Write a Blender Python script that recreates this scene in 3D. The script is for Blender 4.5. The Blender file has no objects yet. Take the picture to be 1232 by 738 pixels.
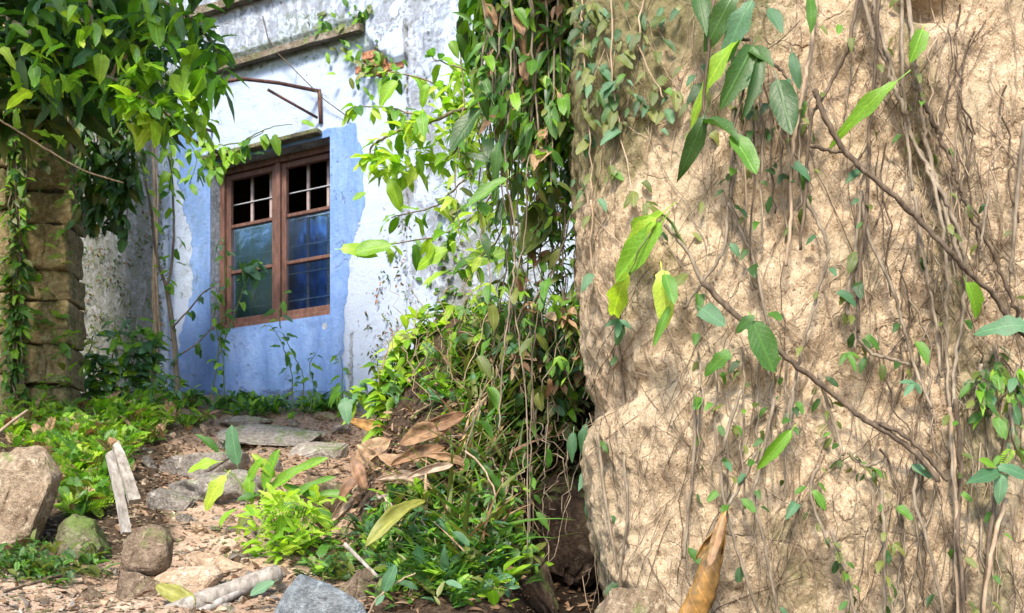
import bpy, bmesh, math, random
import numpy as np
from mathutils import Vector, Matrix, noise
from mathutils.bvhtree import BVHTree
from mathutils.geometry import delaunay_2d_cdt

random.seed(7); RNG = np.random.default_rng(7)
scene = bpy.context.scene
C = scene.collection

# ---------------------------------------------------------------- camera, world, sun, exposure
F = 1200.0            # focal length in photograph pixels (photograph is 1232 wide)
EYE = 1.2
HOR = 700.0           # row of the horizon
cam_d = bpy.data.cameras.new('camera')
cam = bpy.data.objects.new('camera', cam_d); C.objects.link(cam)
cam.location = (0, 0, EYE); cam.rotation_euler = (math.radians(90), 0, 0)
cam_d.sensor_width = 36.0; cam_d.lens = 36.0 * F / 1232.0
cam_d.shift_y = (HOR - 369.0) / 1232.0
cam_d.clip_start = 0.05; cam_d.clip_end = 500
cam_d.dof.use_dof = True; cam_d.dof.focus_distance = 3.4; cam_d.dof.aperture_fstop = 9.0
scene.camera = cam

SUN = Vector((-0.16, -0.68, 0.70)).normalized()
w = bpy.data.worlds.new("World"); scene.world = w; w.use_nodes = True
nt = w.node_tree; nt.nodes.clear()
sky = nt.nodes.new('ShaderNodeTexSky'); sky.sky_type = 'NISHITA'; sky.sun_disc = False
sky.sun_elevation = math.asin(SUN.z); sky.sun_rotation = math.atan2(SUN.x, SUN.y)
bg = nt.nodes.new('ShaderNodeBackground'); bg.inputs['Strength'].default_value = 0.15
wo = nt.nodes.new('ShaderNodeOutputWorld')
nt.links.new(sky.outputs[0], bg.inputs[0]); nt.links.new(bg.outputs[0], wo.inputs[0])
ld = bpy.data.lights.new('sun', 'SUN'); ld.energy = 2.7; ld.angle = math.radians(14.0); ld.color = (1.0, 0.91, 0.77)
lo = bpy.data.objects.new('sun', ld); C.objects.link(lo)
lo.rotation_euler = (-SUN).to_track_quat('-Z', 'Y').to_euler(); lo.location = (-5, -5, 9)
scene.view_settings.view_transform = 'Standard'; scene.view_settings.look = 'None'
scene.view_settings.exposure = 1.68; scene.view_settings.gamma = 1.0
try:
    scene.cycles.use_denoising = True
    scene.cycles.max_bounces = 8; scene.cycles.transparent_max_bounces = 8
except Exception: pass

# ---------------------------------------------------------------- measuring helpers
def P(px, py, Y): return Vector(((px - 616.0) / F * Y, Y, EYE + (HOR - py) / F * Y))
def topx(v): return (616 + F * v[0] / v[1], HOR - F * (v[2] - EYE) / v[1])
# wall plane of the house
W0 = P(397, 490, 7.3); WU = Vector((2466, -1200, 0)).normalized(); WN = Vector((-WU.y, WU.x, 0)) * -1
if WN.y > 0: WN = -WN
def wallY(px): return 1.0 / ((px + 1850) / (7.3 * 2247.0))
def wall_uz(px, py, off=0.0):
    d = Vector(((px - 616) / F, 1, (HOR - py) / F)); o = Vector((0, 0, EYE)); q = W0 + WN * off
    t = (q - o).dot(WN) / d.dot(WN); h = o + d * t
    return (h - W0).dot(WU), h.z
def wall_pt(u, z, off=0.0):
    v = W0 + WU * u + WN * off; return Vector((v.x, v.y, z))
def lerp(xs, ys): return lambda v: float(np.interp(v, xs, ys))
def sstep(a, b, v):
    t = np.clip((v - a) / (b - a), 0, 1); return t * t * (3 - 2 * t)

# ---------------------------------------------------------------- materials
def newmat(name):
    m = bpy.data.materials.new(name); m.use_nodes = True; t = m.node_tree; t.nodes.clear()
    o = t.nodes.new('ShaderNodeOutputMaterial'); return m, t, o
def N(t, typ, **kw):
    n = t.nodes.new(typ)
    for k, v in kw.items():
        if k in ('operation', 'blend_type', 'data_type', 'feature', 'attribute_name', 'distance', 'bands_direction', 'wave_type'): setattr(n, k, v)
        else: n.inputs[k.replace('_', ' ')].default_value = v
    return n
def L(t, a, b): t.links.new(a, b)
def math_(t, op, a, b=None, c=None):
    n = t.nodes.new('ShaderNodeMath'); n.operation = op
    for i, x in enumerate((a, b, c)):
        if x is None: continue
        if isinstance(x, (int, float)): n.inputs[i].default_value = x
        else: L(t, x, n.inputs[i])
    return n.outputs[0]
def mixc(t, fac, a, b, mode='MIX'):
    n = t.nodes.new('ShaderNodeMix'); n.data_type = 'RGBA'; n.blend_type = mode
    for i, x in ((0, fac), (6, a), (7, b)):
        if isinstance(x, (int, float)): n.inputs[i].default_value = x
        elif isinstance(x, tuple): n.inputs[i].default_value = (*x[:3], 1)
        else: L(t, x, n.inputs[i])
    return n.outputs[2]
def ramp(t, fac, stops):
    n = t.nodes.new('ShaderNodeValToRGB'); e = n.color_ramp.elements
    while len(e) < len(stops): e.new(0.5)
    for i, (p, c) in enumerate(stops):
        e[i].position = p; e[i].color = (*c[:3], 1) if isinstance(c, tuple) else (c, c, c, 1)
    L(t, fac, n.inputs[0]); return n.outputs[0]
def coords(t, scale=(1, 1, 1), kind='Object'):
    tc = t.nodes.new('ShaderNodeTexCoord'); mp = t.nodes.new('ShaderNodeMapping'); mp.inputs['Scale'].default_value = scale
    L(t, tc.outputs[kind], mp.inputs[0]); return mp.outputs[0]
def noi(t, vec, scale, detail=4, rough=0.55, dist=0.0):
    n = t.nodes.new('ShaderNodeTexNoise'); n.inputs['Scale'].default_value = scale; n.inputs['Detail'].default_value = detail
    n.inputs['Roughness'].default_value = rough; n.inputs['Distortion'].default_value = dist; L(t, vec, n.inputs['Vector']); return n.outputs[0]
def bump(t, h, strength=0.5, dist=0.01, prev=None):
    n = t.nodes.new('ShaderNodeBump'); n.inputs['Strength'].default_value = strength; n.inputs['Distance'].default_value = dist
    L(t, h, n.inputs['Height'])
    if prev is not None: L(t, prev, n.inputs['Normal'])
    return n.outputs[0]
def attr(t, name):
    n = t.nodes.new('ShaderNodeAttribute'); n.attribute_name = name; return n.outputs['Fac']
def princ(t, o, col, rough=0.85, normal=None, spec=0.3, metal=0.0):
    b = t.nodes.new('ShaderNodeBsdfPrincipled')
    if isinstance(col, tuple): b.inputs['Base Color'].default_value = (*col, 1)
    else: L(t, col, b.inputs['Base Color'])
    if isinstance(rough, (int, float)): b.inputs['Roughness'].default_value = rough
    else: L(t, rough, b.inputs['Roughness'])
    b.inputs['Specular IOR Level'].default_value = spec; b.inputs['Metallic'].default_value = metal
    if normal is not None: L(t, normal, b.inputs['Normal'])
    L(t, b.outputs[0], o.inputs[0]); return b

def stone_mat(name, c1, c2, c3, moss=0.0, scale=1.0, mosscol=(0.07, 0.11, 0.02)):
    m, t, o = newmat(name); v = coords(t)
    n1 = noi(t, v, 6 * scale, 6, 0.6, 0.4); n2 = noi(t, v, 45 * scale, 6, 0.7); n3 = noi(t, v, 160 * scale, 4, 0.6)
    col = ramp(t, n1, [(0.3, c1), (0.5, c2), (0.68, c3)])
    col = mixc(t, ramp(t, n2, [(0.35, 0.0), (0.62, 1.0)]), mixc(t, 1.0, col, (0.45, 0.42, 0.4), 'MULTIPLY'), col)
    col = mixc(t, ramp(t, n3, [(0.56, 0.0), (0.68, 0.8)]), col, c3); n4 = noi(t, v, 20 * scale, 8, 0.75, .6); col = mixc(t, ramp(t, n4, [(.56, 0.0), (.62, .6)]), col, tuple(min(.6, q * 1.35 + .03) for q in c3)); col = mixc(t, ramp(t, n4, [(.36, .7), (.43, 0.0)]), col, tuple(q * .45 for q in c1))
    if moss > 0:
        g = t.nodes.new('ShaderNodeNewGeometry'); sx = t.nodes.new('ShaderNodeSeparateXYZ'); L(t, g.outputs['Normal'], sx.inputs[0])
        mm = math_(t, 'ADD', noi(t, v, 9 * scale, 8, 0.7), math_(t, 'MULTIPLY', sx.outputs[2], 0.12))
        mf = ramp(t, mm, [(0.62 - 0.22 * moss, 0.0), (0.74 - 0.2 * moss, 1.0)])
        col = mixc(t, math_(t, 'MULTIPLY', mf, 0.8), col, mixc(t, n2, mosscol, tuple(x * 2.0 for x in mosscol)))
    h = math_(t, 'ADD', math_(t, 'MULTIPLY', n2, 0.7), math_(t, 'MULTIPLY', n3, 0.4))
    h = math_(t, 'ADD', h, math_(t, 'MULTIPLY', n4, .9)); princ(t, o, col, 0.9, bump(t, h, 0.8, 0.03 / scale), 0.2); return m

def leaf_mat(name, cols, trans=0.4, rough=0.42, veins=0.5, spots=0.3, spec=0.4, tint=(1.35, 1.5, 0.6)):
    m, t, o = newmat(name)
    oi = t.nodes.new('ShaderNodeObjectInfo'); g = t.nodes.new('ShaderNodeNewGeometry')
    r = math_(t, 'FRACT', math_(t, 'ADD', oi.outputs['Random'], g.outputs['Random Per Island']))
    k = len(cols); col = ramp(t, r, [(i / (k - 1), c) for i, c in enumerate(cols)])
    uv = t.nodes.new('ShaderNodeUVMap'); uv.uv_map = 'UVMap'; s = t.nodes.new('ShaderNodeSeparateXYZ'); L(t, uv.outputs[0], s.inputs[0])
    ax = math_(t, 'ABSOLUTE', math_(t, 'SUBTRACT', s.outputs[0], 0.5))
    side = math_(t, 'SINE', math_(t, 'MULTIPLY', math_(t, 'SUBTRACT', s.outputs[1], math_(t, 'MULTIPLY', ax, 0.7)), 52.0))
    side = ramp(t, side, [(0.85, 0.0), (1.0, 0.55)])
    mid = ramp(t, ax, [(0.012, 1.0), (0.05, 0.0)])
    vv = math_(t, 'MULTIPLY', math_(t, 'MAXIMUM', side, mid), veins)
    tc = coords(t); nn = noi(t, tc, 24, 4, 0.6)
    col = mixc(t, 1.0, col, ramp(t, nn, [(0.3, 1.0 - spots), (0.65, 1.0 + 0.0)]), 'MULTIPLY')
    lite = mixc(t, 1.0, col, (1.9, 1.8, 1.6), 'MULTIPLY')
    col2 = mixc(t, vv, col, lite)
    bl = ramp(t, math_(t, 'ADD', noi(t, tc, 9, 5, .7), math_(t, 'MULTIPLY', ax, .12)), [(.66, 0.0), (.70, 1.0)]); col2 = mixc(t, math_(t, 'MULTIPLY', bl, .7), col2, (0.16, 0.11, 0.04))
    nb = bump(t, math_(t, 'ADD', vv, math_(t, 'MULTIPLY', nn, 0.5)), 0.25, 0.01)
    b = t.nodes.new('ShaderNodeBsdfPrincipled'); L(t, col2, b.inputs['Base Color']); b.inputs['Roughness'].default_value = rough
    b.inputs['Specular IOR Level'].default_value = spec; L(t, nb, b.inputs['Normal'])
    tr = t.nodes.new('ShaderNodeBsdfTranslucent'); L(t, mixc(t, 1.0, col2, tint, 'MULTIPLY'), tr.inputs[0])
    mx = t.nodes.new('ShaderNodeMixShader'); mx.inputs[0].default_value = trans
    L(t, b.outputs[0], mx.inputs[1]); L(t, tr.outputs[0], mx.inputs[2]); L(t, mx.outputs[0], o.inputs[0]); return m

def bark_mat(name, c1, c2, scale=1.0, rough=0.85):
    m, t, o = newmat(name); v = coords(t, (1, 1, 0.25))
    n = noi(t, v, 60 * scale, 5, 0.65); n2 = noi(t, coords(t), 8 * scale, 3)
    col = mixc(t, ramp(t, n, [(0.35, 0.0), (0.65, 1.0)]), c1, c2)
    col = mixc(t, math_(t, 'MULTIPLY', n2, 0.5), col, tuple(0.5 * x for x in c1))
    princ(t, o, col, rough, bump(t, n, 0.6, 0.006), 0.2); return m

def plain(name, c, rough=0.6, spec=0.4, metal=0.0, var=0.25, sc=30):
    m, t, o = newmat(name); n = noi(t, coords(t), sc, 5, 0.6)
    col = mixc(t, 1.0, c, ramp(t, n, [(0.3, 1 - var), (0.7, 1 + var * .6)]), 'MULTIPLY')
    princ(t, o, col, rough, bump(t, n, 0.25, 0.004), spec, metal); return m

M = {}
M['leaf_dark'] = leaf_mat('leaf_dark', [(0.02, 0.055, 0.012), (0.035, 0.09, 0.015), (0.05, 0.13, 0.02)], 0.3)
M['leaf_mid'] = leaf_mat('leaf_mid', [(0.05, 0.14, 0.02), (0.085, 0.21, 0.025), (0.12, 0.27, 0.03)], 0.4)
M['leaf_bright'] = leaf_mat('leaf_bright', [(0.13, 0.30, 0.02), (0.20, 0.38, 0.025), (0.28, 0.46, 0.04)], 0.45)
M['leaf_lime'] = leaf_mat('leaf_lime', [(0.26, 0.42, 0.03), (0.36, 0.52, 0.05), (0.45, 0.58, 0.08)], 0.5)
M['leaf_teal'] = leaf_mat('leaf_teal', [(0.035, 0.10, 0.035), (0.06, 0.16, 0.07), (0.12, 0.24, 0.13)], 0.3, 0.5)
M['leaf_olive'] = leaf_mat('leaf_olive', [(0.07, 0.10, 0.02), (0.12, 0.15, 0.03), (0.18, 0.2, 0.05)], 0.35)
M['leaf_dry'] = leaf_mat('leaf_dry', [(0.22, 0.12, 0.06), (0.36, 0.22, 0.12), (0.5, 0.35, 0.22)], 0.2, 0.6, 0.6, 0.75, 0.3, (1.2, 0.9, 0.6))
M['leaf_brown'] = leaf_mat('leaf_brown', [(0.12, 0.065, 0.035), (0.22, 0.12, 0.065), (0.3, 0.17, 0.1)], 0.2, 0.55, 0.5, 0.6, 0.3, (1.2, 0.9, 0.6))
M['leaf_pale'] = leaf_mat('leaf_pale', [(0.45, 0.33, 0.24), (0.5, 0.38, 0.28), (0.55, 0.42, 0.3)], 0.2, 0.55, 0.5, 0.6, 0.3, (1.2, 0.9, 0.6))
M['leaf_litter'] = leaf_mat('leaf_litter', [(0.07, 0.04, 0.022), (0.2, 0.12, 0.07), (0.38, 0.26, 0.17)], 0.1, 0.7, 0.3, 0.5, 0.2, (1.2, 0.9, 0.6))
M['leaf_rust'] = leaf_mat('leaf_rust', [(0.45, 0.25, 0.07), (0.4, 0.21, 0.06), (0.5, 0.28, 0.09)], 0.25, 0.35, 0.7, 0.7, 0.5, (1.2, 0.9, 0.5))
M['leaf_yellow'] = leaf_mat('leaf_yellow', [(0.34, 0.27, 0.06), (0.27, 0.28, 0.06), (0.36, 0.29, 0.09)], 0.35, 0.5, 0.4, 0.35)
M['stem_brown'] = bark_mat('stem_brown', (0.11, 0.085, 0.06), (0.31, 0.25, 0.18))
M['stem_dark'] = bark_mat('stem_dark', (0.045, 0.032, 0.022), (0.17, 0.125, 0.085))
M['stem_tan'] = bark_mat('stem_tan', (0.2, 0.14, 0.09), (0.46, 0.35, 0.24))
M['stem_green'] = bark_mat('stem_green', (0.08, 0.12, 0.03), (0.18, 0.22, 0.07))
M['wood_grey'] = bark_mat('wood_grey', (0.14, 0.12, 0.1), (0.4, 0.36, 0.31), 0.8)
M['wood_pale'] = bark_mat('wood_pale', (0.18, 0.16, 0.14), (0.44, 0.41, 0.38), 0.8)
M['rust_iron'] = bark_mat('rust_iron', (0.06, 0.03, 0.025), (0.17, 0.09, 0.07))
M['stone_tan'] = stone_mat('stone_tan', (0.2, 0.14, 0.09), (0.32, 0.24, 0.16), (0.44, 0.35, 0.25), 0.1)
M['stone_brown'] = stone_mat('stone_brown', (0.13, 0.09, 0.06), (0.22, 0.16, 0.11), (0.33, 0.25, 0.18), 0.15)
M['stone_grey'] = stone_mat('stone_grey', (0.16, 0.14, 0.12), (0.27, 0.24, 0.21), (0.4, 0.36, 0.32), 0.1)
M['stone_moss'] = stone_mat('stone_moss', (0.1, 0.09, 0.05), (0.17, 0.15, 0.09), (0.24, 0.22, 0.14), 0.6)
M['stone_sun'] = stone_mat('stone_sun', (0.42, 0.28, 0.18), (0.55, 0.39, 0.26), (0.66, 0.5, 0.36), 0)
M['pillar_stone'] = stone_mat('pillar_stone', (0.26, 0.2, 0.10), (0.40, 0.31, 0.16), (0.52, 0.42, 0.23), 0.5, 0.8, (0.05, 0.06, 0.015))
M['stone_dark'] = stone_mat('stone_dark', (0.04, 0.027, 0.02), (0.075, 0.05, 0.035), (0.13, 0.09, 0.065), 0.2)  # brown stone with the gully's shade put into its colour
M['slab_grey'] = stone_mat('slab_grey', (0.15, 0.17, 0.19), (0.21, 0.24, 0.26), (0.28, 0.31, 0.33), 0.0)
M['concrete'] = stone_mat('concrete', (0.27, 0.235, 0.2), (0.35, 0.31, 0.27), (0.42, 0.385, 0.34), 0.05)
M['brick_red'] = stone_mat('brick_red', (0.35, 0.15, 0.08), (0.46, 0.2, 0.11), (0.55, 0.28, 0.17), 0.0)
M['wood_frame'] = bark_mat('wood_frame', (0.085, 0.045, 0.035), (0.19, 0.10, 0.078), 0.7, 0.55)
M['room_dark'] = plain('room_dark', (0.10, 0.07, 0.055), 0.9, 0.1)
M['bar_white'] = plain('bar_white', (0.5, 0.52, 0.56), 0.5)
M['bar_brown'] = plain('bar_brown', (0.30, 0.24, 0.23), 0.6)
M['curtain'] = plain('curtain', (0.06, 0.15, 0.38), 0.9, 0.1, 0, 0.75, 7)

def glass_mat():
    m, t, o = newmat('old_glass'); n = noi(t, coords(t), 7, 3, 0.5)
    tp = t.nodes.new('ShaderNodeBsdfTransparent'); dn = noi(t, coords(t, (1, 1, 2.5)), 5, 5, .6); L(t, ramp(t, dn, [(.35, (.55, .72, .95)), (.65, (.85, .92, 1.0))]), tp.inputs[0])
    gl = t.nodes.new('ShaderNodeBsdfGlossy'); gl.inputs['Roughness'].default_value = 0.16; gl.inputs[0].default_value = (0.5, 0.62, 0.8, 1); L(t, bump(t, n, 0.15, 0.02), gl.inputs['Normal'])
    fr = t.nodes.new('ShaderNodeFresnel'); fr.inputs[0].default_value = 1.5
    mx = t.nodes.new('ShaderNodeMixShader'); L(t, math_(t, 'ADD', math_(t, 'MULTIPLY', fr.outputs[0], .8), math_(t, 'MULTIPLY', dn, .06)), mx.inputs[0])
    L(t, tp.outputs[0], mx.inputs[1]); L(t, gl.outputs[0], mx.inputs[2]); L(t, mx.outputs[0], o.inputs[0]); return m
M['glass'] = glass_mat()

def plaster_mat():
    m, t, o = newmat('old_plaster'); v = coords(t); vs = coords(t, (1, 1, 0.22))
    blue = attr(t, 'blue'); grime = attr(t, 'grime'); green = attr(t, 'green'); dark = attr(t, 'dark')
    fine = noi(t, v, 38, 7, 0.7); big = noi(t, v, 2.2, 6, 0.62, 0.5); st = noi(t, vs, 9, 7, 0.7, 0.3); mold = noi(t, v, 16, 9, 0.78, 0.8)
    white = mixc(t, big, (0.28, 0.33, 0.43), (0.38, 0.445, 0.58)); white = mixc(t, ramp(t, grime, [(0.45, 0.0), (0.95, 1.0)]), white, mixc(t, big, (0.30, 0.30, 0.29), (0.44, 0.445, 0.45)))
    be = math_(t, 'ADD', blue, math_(t, 'MULTIPLY', math_(t, 'SUBTRACT', fine, 0.5), 0.35))
    bmask = ramp(t, be, [(0.47, 0.0), (0.53, 1.0)])
    bcol = mixc(t, ramp(t, st, [(0.35, 0.0), (0.65, 1.0)]), (0.10, 0.18, 0.40), (0.165, 0.275, 0.53))
    bcol = mixc(t, ramp(t, big, [(0.5, 0.0), (0.75, 0.6)]), bcol, (0.30, 0.40, 0.64))
    col = mixc(t, bmask, white, bcol)
    flk = ramp(t, math_(t, 'ADD', math_(t, 'MULTIPLY', mold, .6), math_(t, 'MULTIPLY', big, .4)), [(0.585, 0.0), (0.60, 1.0)])
    col = mixc(t, math_(t, 'MULTIPLY', math_(t, 'MULTIPLY', flk, math_(t, 'SUBTRACT', 1.0, math_(t, 'MULTIPLY', bmask, .7))), 0.6), col, mixc(t, fine, (0.20, 0.19, 0.17), (0.34, 0.33, 0.31)))
    # dark stain of the paint
    dk = math_(t, 'MULTIPLY', dark, ramp(t, st, [(0.3, 0.3), (0.6, 1.0)]))
    col = mixc(t, math_(t, 'MULTIPLY', dk, 0.75), col, (0.045, 0.08, 0.17))
    # mould and streaks
    g1 = math_(t, 'ADD', math_(t, 'MULTIPLY', mold, 0.62), math_(t, 'MULTIPLY', st, 0.38))
    gm = ramp(t, math_(t, 'ADD', g1, math_(t, 'MULTIPLY', math_(t, 'SUBTRACT', grime, 0.5), 0.26)), [(0.50, 0.0), (0.60, 0.55), (0.68, 1.0)])
    gm = math_(t, 'MULTIPLY', gm, math_(t, 'MINIMUM', math_(t, 'MULTIPLY', grime, 2.2), 1.0))
    col = mixc(t, math_(t, 'MULTIPLY', gm, 0.85), col, (0.12, 0.115, 0.09))
    sp = ramp(t, math_(t, 'ADD', math_(t, 'MULTIPLY', fine, 0.6), math_(t, 'MULTIPLY', big, 0.4)), [(0.56, 0.0), (0.66, 0.5)])
    col = mixc(t, sp, col, mixc(t, 1.0, col, (0.6, 0.6, 0.58), 'MULTIPLY'))
    gr = math_(t, 'MULTIPLY', green, ramp(t, mold, [(0.4, 0.0), (0.6, 1.0)]))
    col = mixc(t, math_(t, 'MULTIPLY', gr, 0.8), col, (0.12, 0.16, 0.04))
    h = math_(t, 'ADD', math_(t, 'MULTIPLY', fine, 0.35), math_(t, 'MULTIPLY', gm, -0.6)); h = math_(t, 'ADD', h, math_(t, 'MULTIPLY', bmask, 0.2)); h = math_(t, 'SUBTRACT', h, math_(t, 'MULTIPLY', flk, 0.5))
    princ(t, o, col, 0.88, bump(t, h, 0.8, 0.03), 0.2); return m
M['plaster'] = plaster_mat()

def cliff_mat():
    m, t, o = newmat('rooty_earth_rock'); v = coords(t); vs = coords(t, (1, 1, 0.3)); moss = attr(t, 'moss'); smooth = attr(t, 'pale')
    a = noi(t, v, 3.2, 6, 0.6, 0.6); b = noi(t, v, 75, 6, 0.68, 0.4); c = noi(t, vs, 85, 6, 0.75, 0.35); d = noi(t, v, 220, 3, 0.6)
    col = ramp(t, a, [(0.32, (0.30, 0.22, 0.135)), (0.5, (0.385, 0.29, 0.185)), (0.68, (0.45, 0.35, 0.235))])
    sp = ramp(t, math_(t, 'ADD', math_(t, 'MULTIPLY', b, 0.5), math_(t, 'MULTIPLY', c, 0.5)), [(0.41, 1.0), (0.465, 0.4), (0.50, 0.0)])
    lay = noi(t, coords(t, (1, 1, 2.2)), 1.6, 7, .66, 1.2); col = mixc(t, ramp(t, lay, [(.36, .6), (.48, 0.0)]), col, (0.36, 0.25, 0.15)); col = mixc(t, ramp(t, lay, [(.52, 0.0), (.68, .6)]), col, (0.52, 0.415, 0.29))
    sp = math_(t, 'MULTIPLY', sp, math_(t, 'SUBTRACT', 1.0, math_(t, 'MULTIPLY', smooth, 0.75)))
    col = mixc(t, math_(t, 'MULTIPLY', sp, 0.55), col, (0.24, 0.16, 0.095))
    hi = ramp(t, math_(t, 'ADD', math_(t, 'MULTIPLY', b, 0.4), math_(t, 'MULTIPLY', d, 0.6)), [(0.51, 0.0), (0.60, 1.0)])
    col = mixc(t, math_(t, 'MULTIPLY', hi, 0.8), col, (0.58, 0.46, 0.33))
    fl = ramp(t, noi(t, coords(t, (1, 1, .6)), 105, 3, .7, .2), [(0.36, 1.0), (0.43, 0.0)])
    col = mixc(t, math_(t, 'MULTIPLY', fl, 0.8), col, (0.13, 0.075, 0.04))
    stn = noi(t, coords(t, (1, 1, .35)), 5, 6, .65, .8); col = mixc(t, ramp(t, stn, [(.53, 0.0), (.66, .65)]), col, mixc(t, a, (0.27, 0.22, 0.13), (0.36, 0.31, 0.22)))
    wv = t.nodes.new('ShaderNodeTexVoronoi'); wv.feature = 'DISTANCE_TO_EDGE'; wv.inputs['Scale'].default_value = 3.4; vm = t.nodes.new('ShaderNodeVectorMath'); nd = t.nodes.new('ShaderNodeTexNoise'); nd.inputs['Scale'].default_value = 4; nd.inputs['Detail'].default_value = 7; L(t, v, nd.inputs['Vector']); vm.operation = 'MULTIPLY_ADD'; L(t, nd.outputs[1], vm.inputs[0]); vm.inputs[1].default_value = (.45, .45, .45); L(t, v, vm.inputs[2]); L(t, vm.outputs[0], wv.inputs['Vector'])
    crk = math_(t, 'MULTIPLY', ramp(t, wv.outputs['Distance'], [(0.0, 1.0), (0.022, 0.0)]), ramp(t, noi(t, v, 2.6, 3), [(.45, 0.0), (.6, 1.0)]))
    col = mixc(t, math_(t, 'MULTIPLY', crk, .45), col, (0.12, 0.075, 0.045))
    mf = ramp(t, math_(t, 'ADD', moss, math_(t, 'MULTIPLY', math_(t, 'SUBTRACT', noi(t, v, 12, 8, 0.7), 0.5), 1.6)), [(0.32, 0.0), (0.75, 1.0)])
    col = mixc(t, math_(t, 'MULTIPLY', mf, 0.9), col, mixc(t, b, (0.06, 0.055, 0.025), (0.20, 0.18, 0.08)))
    h = math_(t, 'ADD', math_(t, 'MULTIPLY', b, 0.8), math_(t, 'ADD', math_(t, 'MULTIPLY', c, 0.8), math_(t, 'MULTIPLY', d, 0.3))); h = math_(t, 'SUBTRACT', h, math_(t, 'MULTIPLY', crk, 0.8))
    princ(t, o, col, 0.92, bump(t, h, 0.65, 0.022), 0.15); return m
M['cliff'] = cliff_mat()

def ground_mat():
    m, t, o = newmat('path_soil'); v = coords(t); hum = attr(t, 'humus')
    a = noi(t, v, 4, 6, 0.6, 0.4); b = noi(t, v, 50, 7, 0.7); d = noi(t, v, 170, 3, 0.6)
    sand = ramp(t, a, [(0.32, (0.26, 0.17, 0.11)), (0.52, (0.42, 0.29, 0.20)), (0.68, (0.56, 0.41, 0.3))])
    sand = mixc(t, ramp(t, b, [(0.36, 0.7), (0.5, 0.0)]), sand, (0.13, 0.085, 0.055))
    dk = ramp(t, b, [(0.35, (0.025, 0.016, 0.01)), (0.6, (0.09, 0.06, 0.038)), (0.72, (0.2, 0.14, 0.095))])
    f = ramp(t, math_(t, 'ADD', hum, math_(t, 'MULTIPLY', math_(t, 'SUBTRACT', a, 0.5), 0.9)), [(0.35, 0.0), (0.65, 1.0)])
    col = mixc(t, f, sand, dk); col = mixc(t, math_(t, 'MULTIPLY', attr(t, 'gully_shade'), .8), col, (0.012, 0.008, 0.005))  # overhang shade of the gully painted into the soil colour
    h = math_(t, 'ADD', b, math_(t, 'MULTIPLY', d, 0.5))
    princ(t, o, col, 0.93, bump(t, h, 0.9, 0.02), 0.15); return m
M['ground'] = ground_mat()

# ---------------------------------------------------------------- mesh helpers
class MB:
    def __init__(s): s.v = []; s.f = []
    def tube(s, pts, rad, sides=6, cap=True):
        pts = [Vector(p) for p in pts]; n = len(pts)
        if isinstance(rad, (int, float)): rad = [rad] * n
        b = len(s.v); up = Vector((0.3, 0.9, 0.2)).normalized()
        for i, p in enumerate(pts):
            d = (pts[min(i + 1, n - 1)] - pts[max(i - 1, 0)])
            if d.length < 1e-9: d = Vector((0, 0, 1))
            d.normalize(); a = d.cross(up)
            if a.length < 0.1: a = d.cross(Vector((1, 0, 0)))
            a.normalize(); c = d.cross(a)
            for k in range(sides):
                w_ = 2 * math.pi * k / sides
                s.v.append(tuple(p + (a * math.cos(w_) + c * math.sin(w_)) * rad[i]))
        for i in range(n - 1):
            for k in range(sides):
                k2 = (k + 1) % sides
                s.f.append((b + i * sides + k, b + i * sides + k2, b + (i + 1) * sides + k2, b + (i + 1) * sides + k))
        if cap:
            s.f.append(tuple(b + k for k in range(sides))[::-1]); s.f.append(tuple(b + (n - 1) * sides + k for k in range(sides)))
    def box(s, o, x, y, z):
        """corner o, edge vectors x y z"""
        b = len(s.v)
        for k in (0, 1):
            for j in (0, 1):
                for i in (0, 1): s.v.append(tuple(o + x * i + y * j + z * k))
        for f in ((0, 2, 3, 1), (4, 5, 7, 6), (0, 1, 5, 4), (2, 6, 7, 3), (0, 4, 6, 2), (1, 3, 7, 5)): s.f.append(tuple(b + q for q in f))
    def mesh(s, name, mat, smooth=False, loc=None):
        me = bpy.data.meshes.new(name); v = s.v
        if loc is not None: v = [(a[0] - loc[0], a[1] - loc[1], a[2] - loc[2]) for a in v]
        me.from_pydata(v, [], s.f); me.update()
        if mat: me.materials.append(mat)
        if smooth: me.shade_smooth()
        return me

def link(name, me, parent=None, loc=(0, 0, 0), kind=None):
    o = bpy.data.objects.new(name, me); C.objects.link(o); o.location = loc
    if parent is not None: o.parent = parent
    if kind: o['kind'] = kind
    return o
def tag(o, label, cat, group=None, kind=None):
    if label: o['label'] = label
    if cat: o['category'] = cat
    if group: o['group'] = group
    if kind: o['kind'] = kind
    return o
def thing(name, label, cat, loc, group=None):
    o = bpy.data.objects.new(name, None); C.objects.link(o); o.location = loc; o.empty_display_size = 0.05
    return tag(o, label, cat, group)
def part_mb(name, mb, mat, parent, smooth=False, bevel=0.0):
    """mesh given in world space, child of an unrotated parent"""
    loc = wl(parent)
    me = mb.mesh(name, mat, smooth, loc)
    if bevel:
        bm = bmesh.new(); bm.from_mesh(me); bmesh.ops.recalc_face_normals(bm, faces=bm.faces)
        bmesh.ops.bevel(bm, geom=bm.edges[:], offset=bevel, segments=1, affect='EDGES'); bm.to_mesh(me); bm.free()
    return link(name, me, parent)
def wl(o):
    v = Vector((0, 0, 0))
    while o is not None: v = v + o.location; o = o.parent
    return v
def fnoise(x, y, z, oct=4, h=1.0):
    return noise.fractal(Vector((x, y, z)), h, 2.0, oct)

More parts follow.
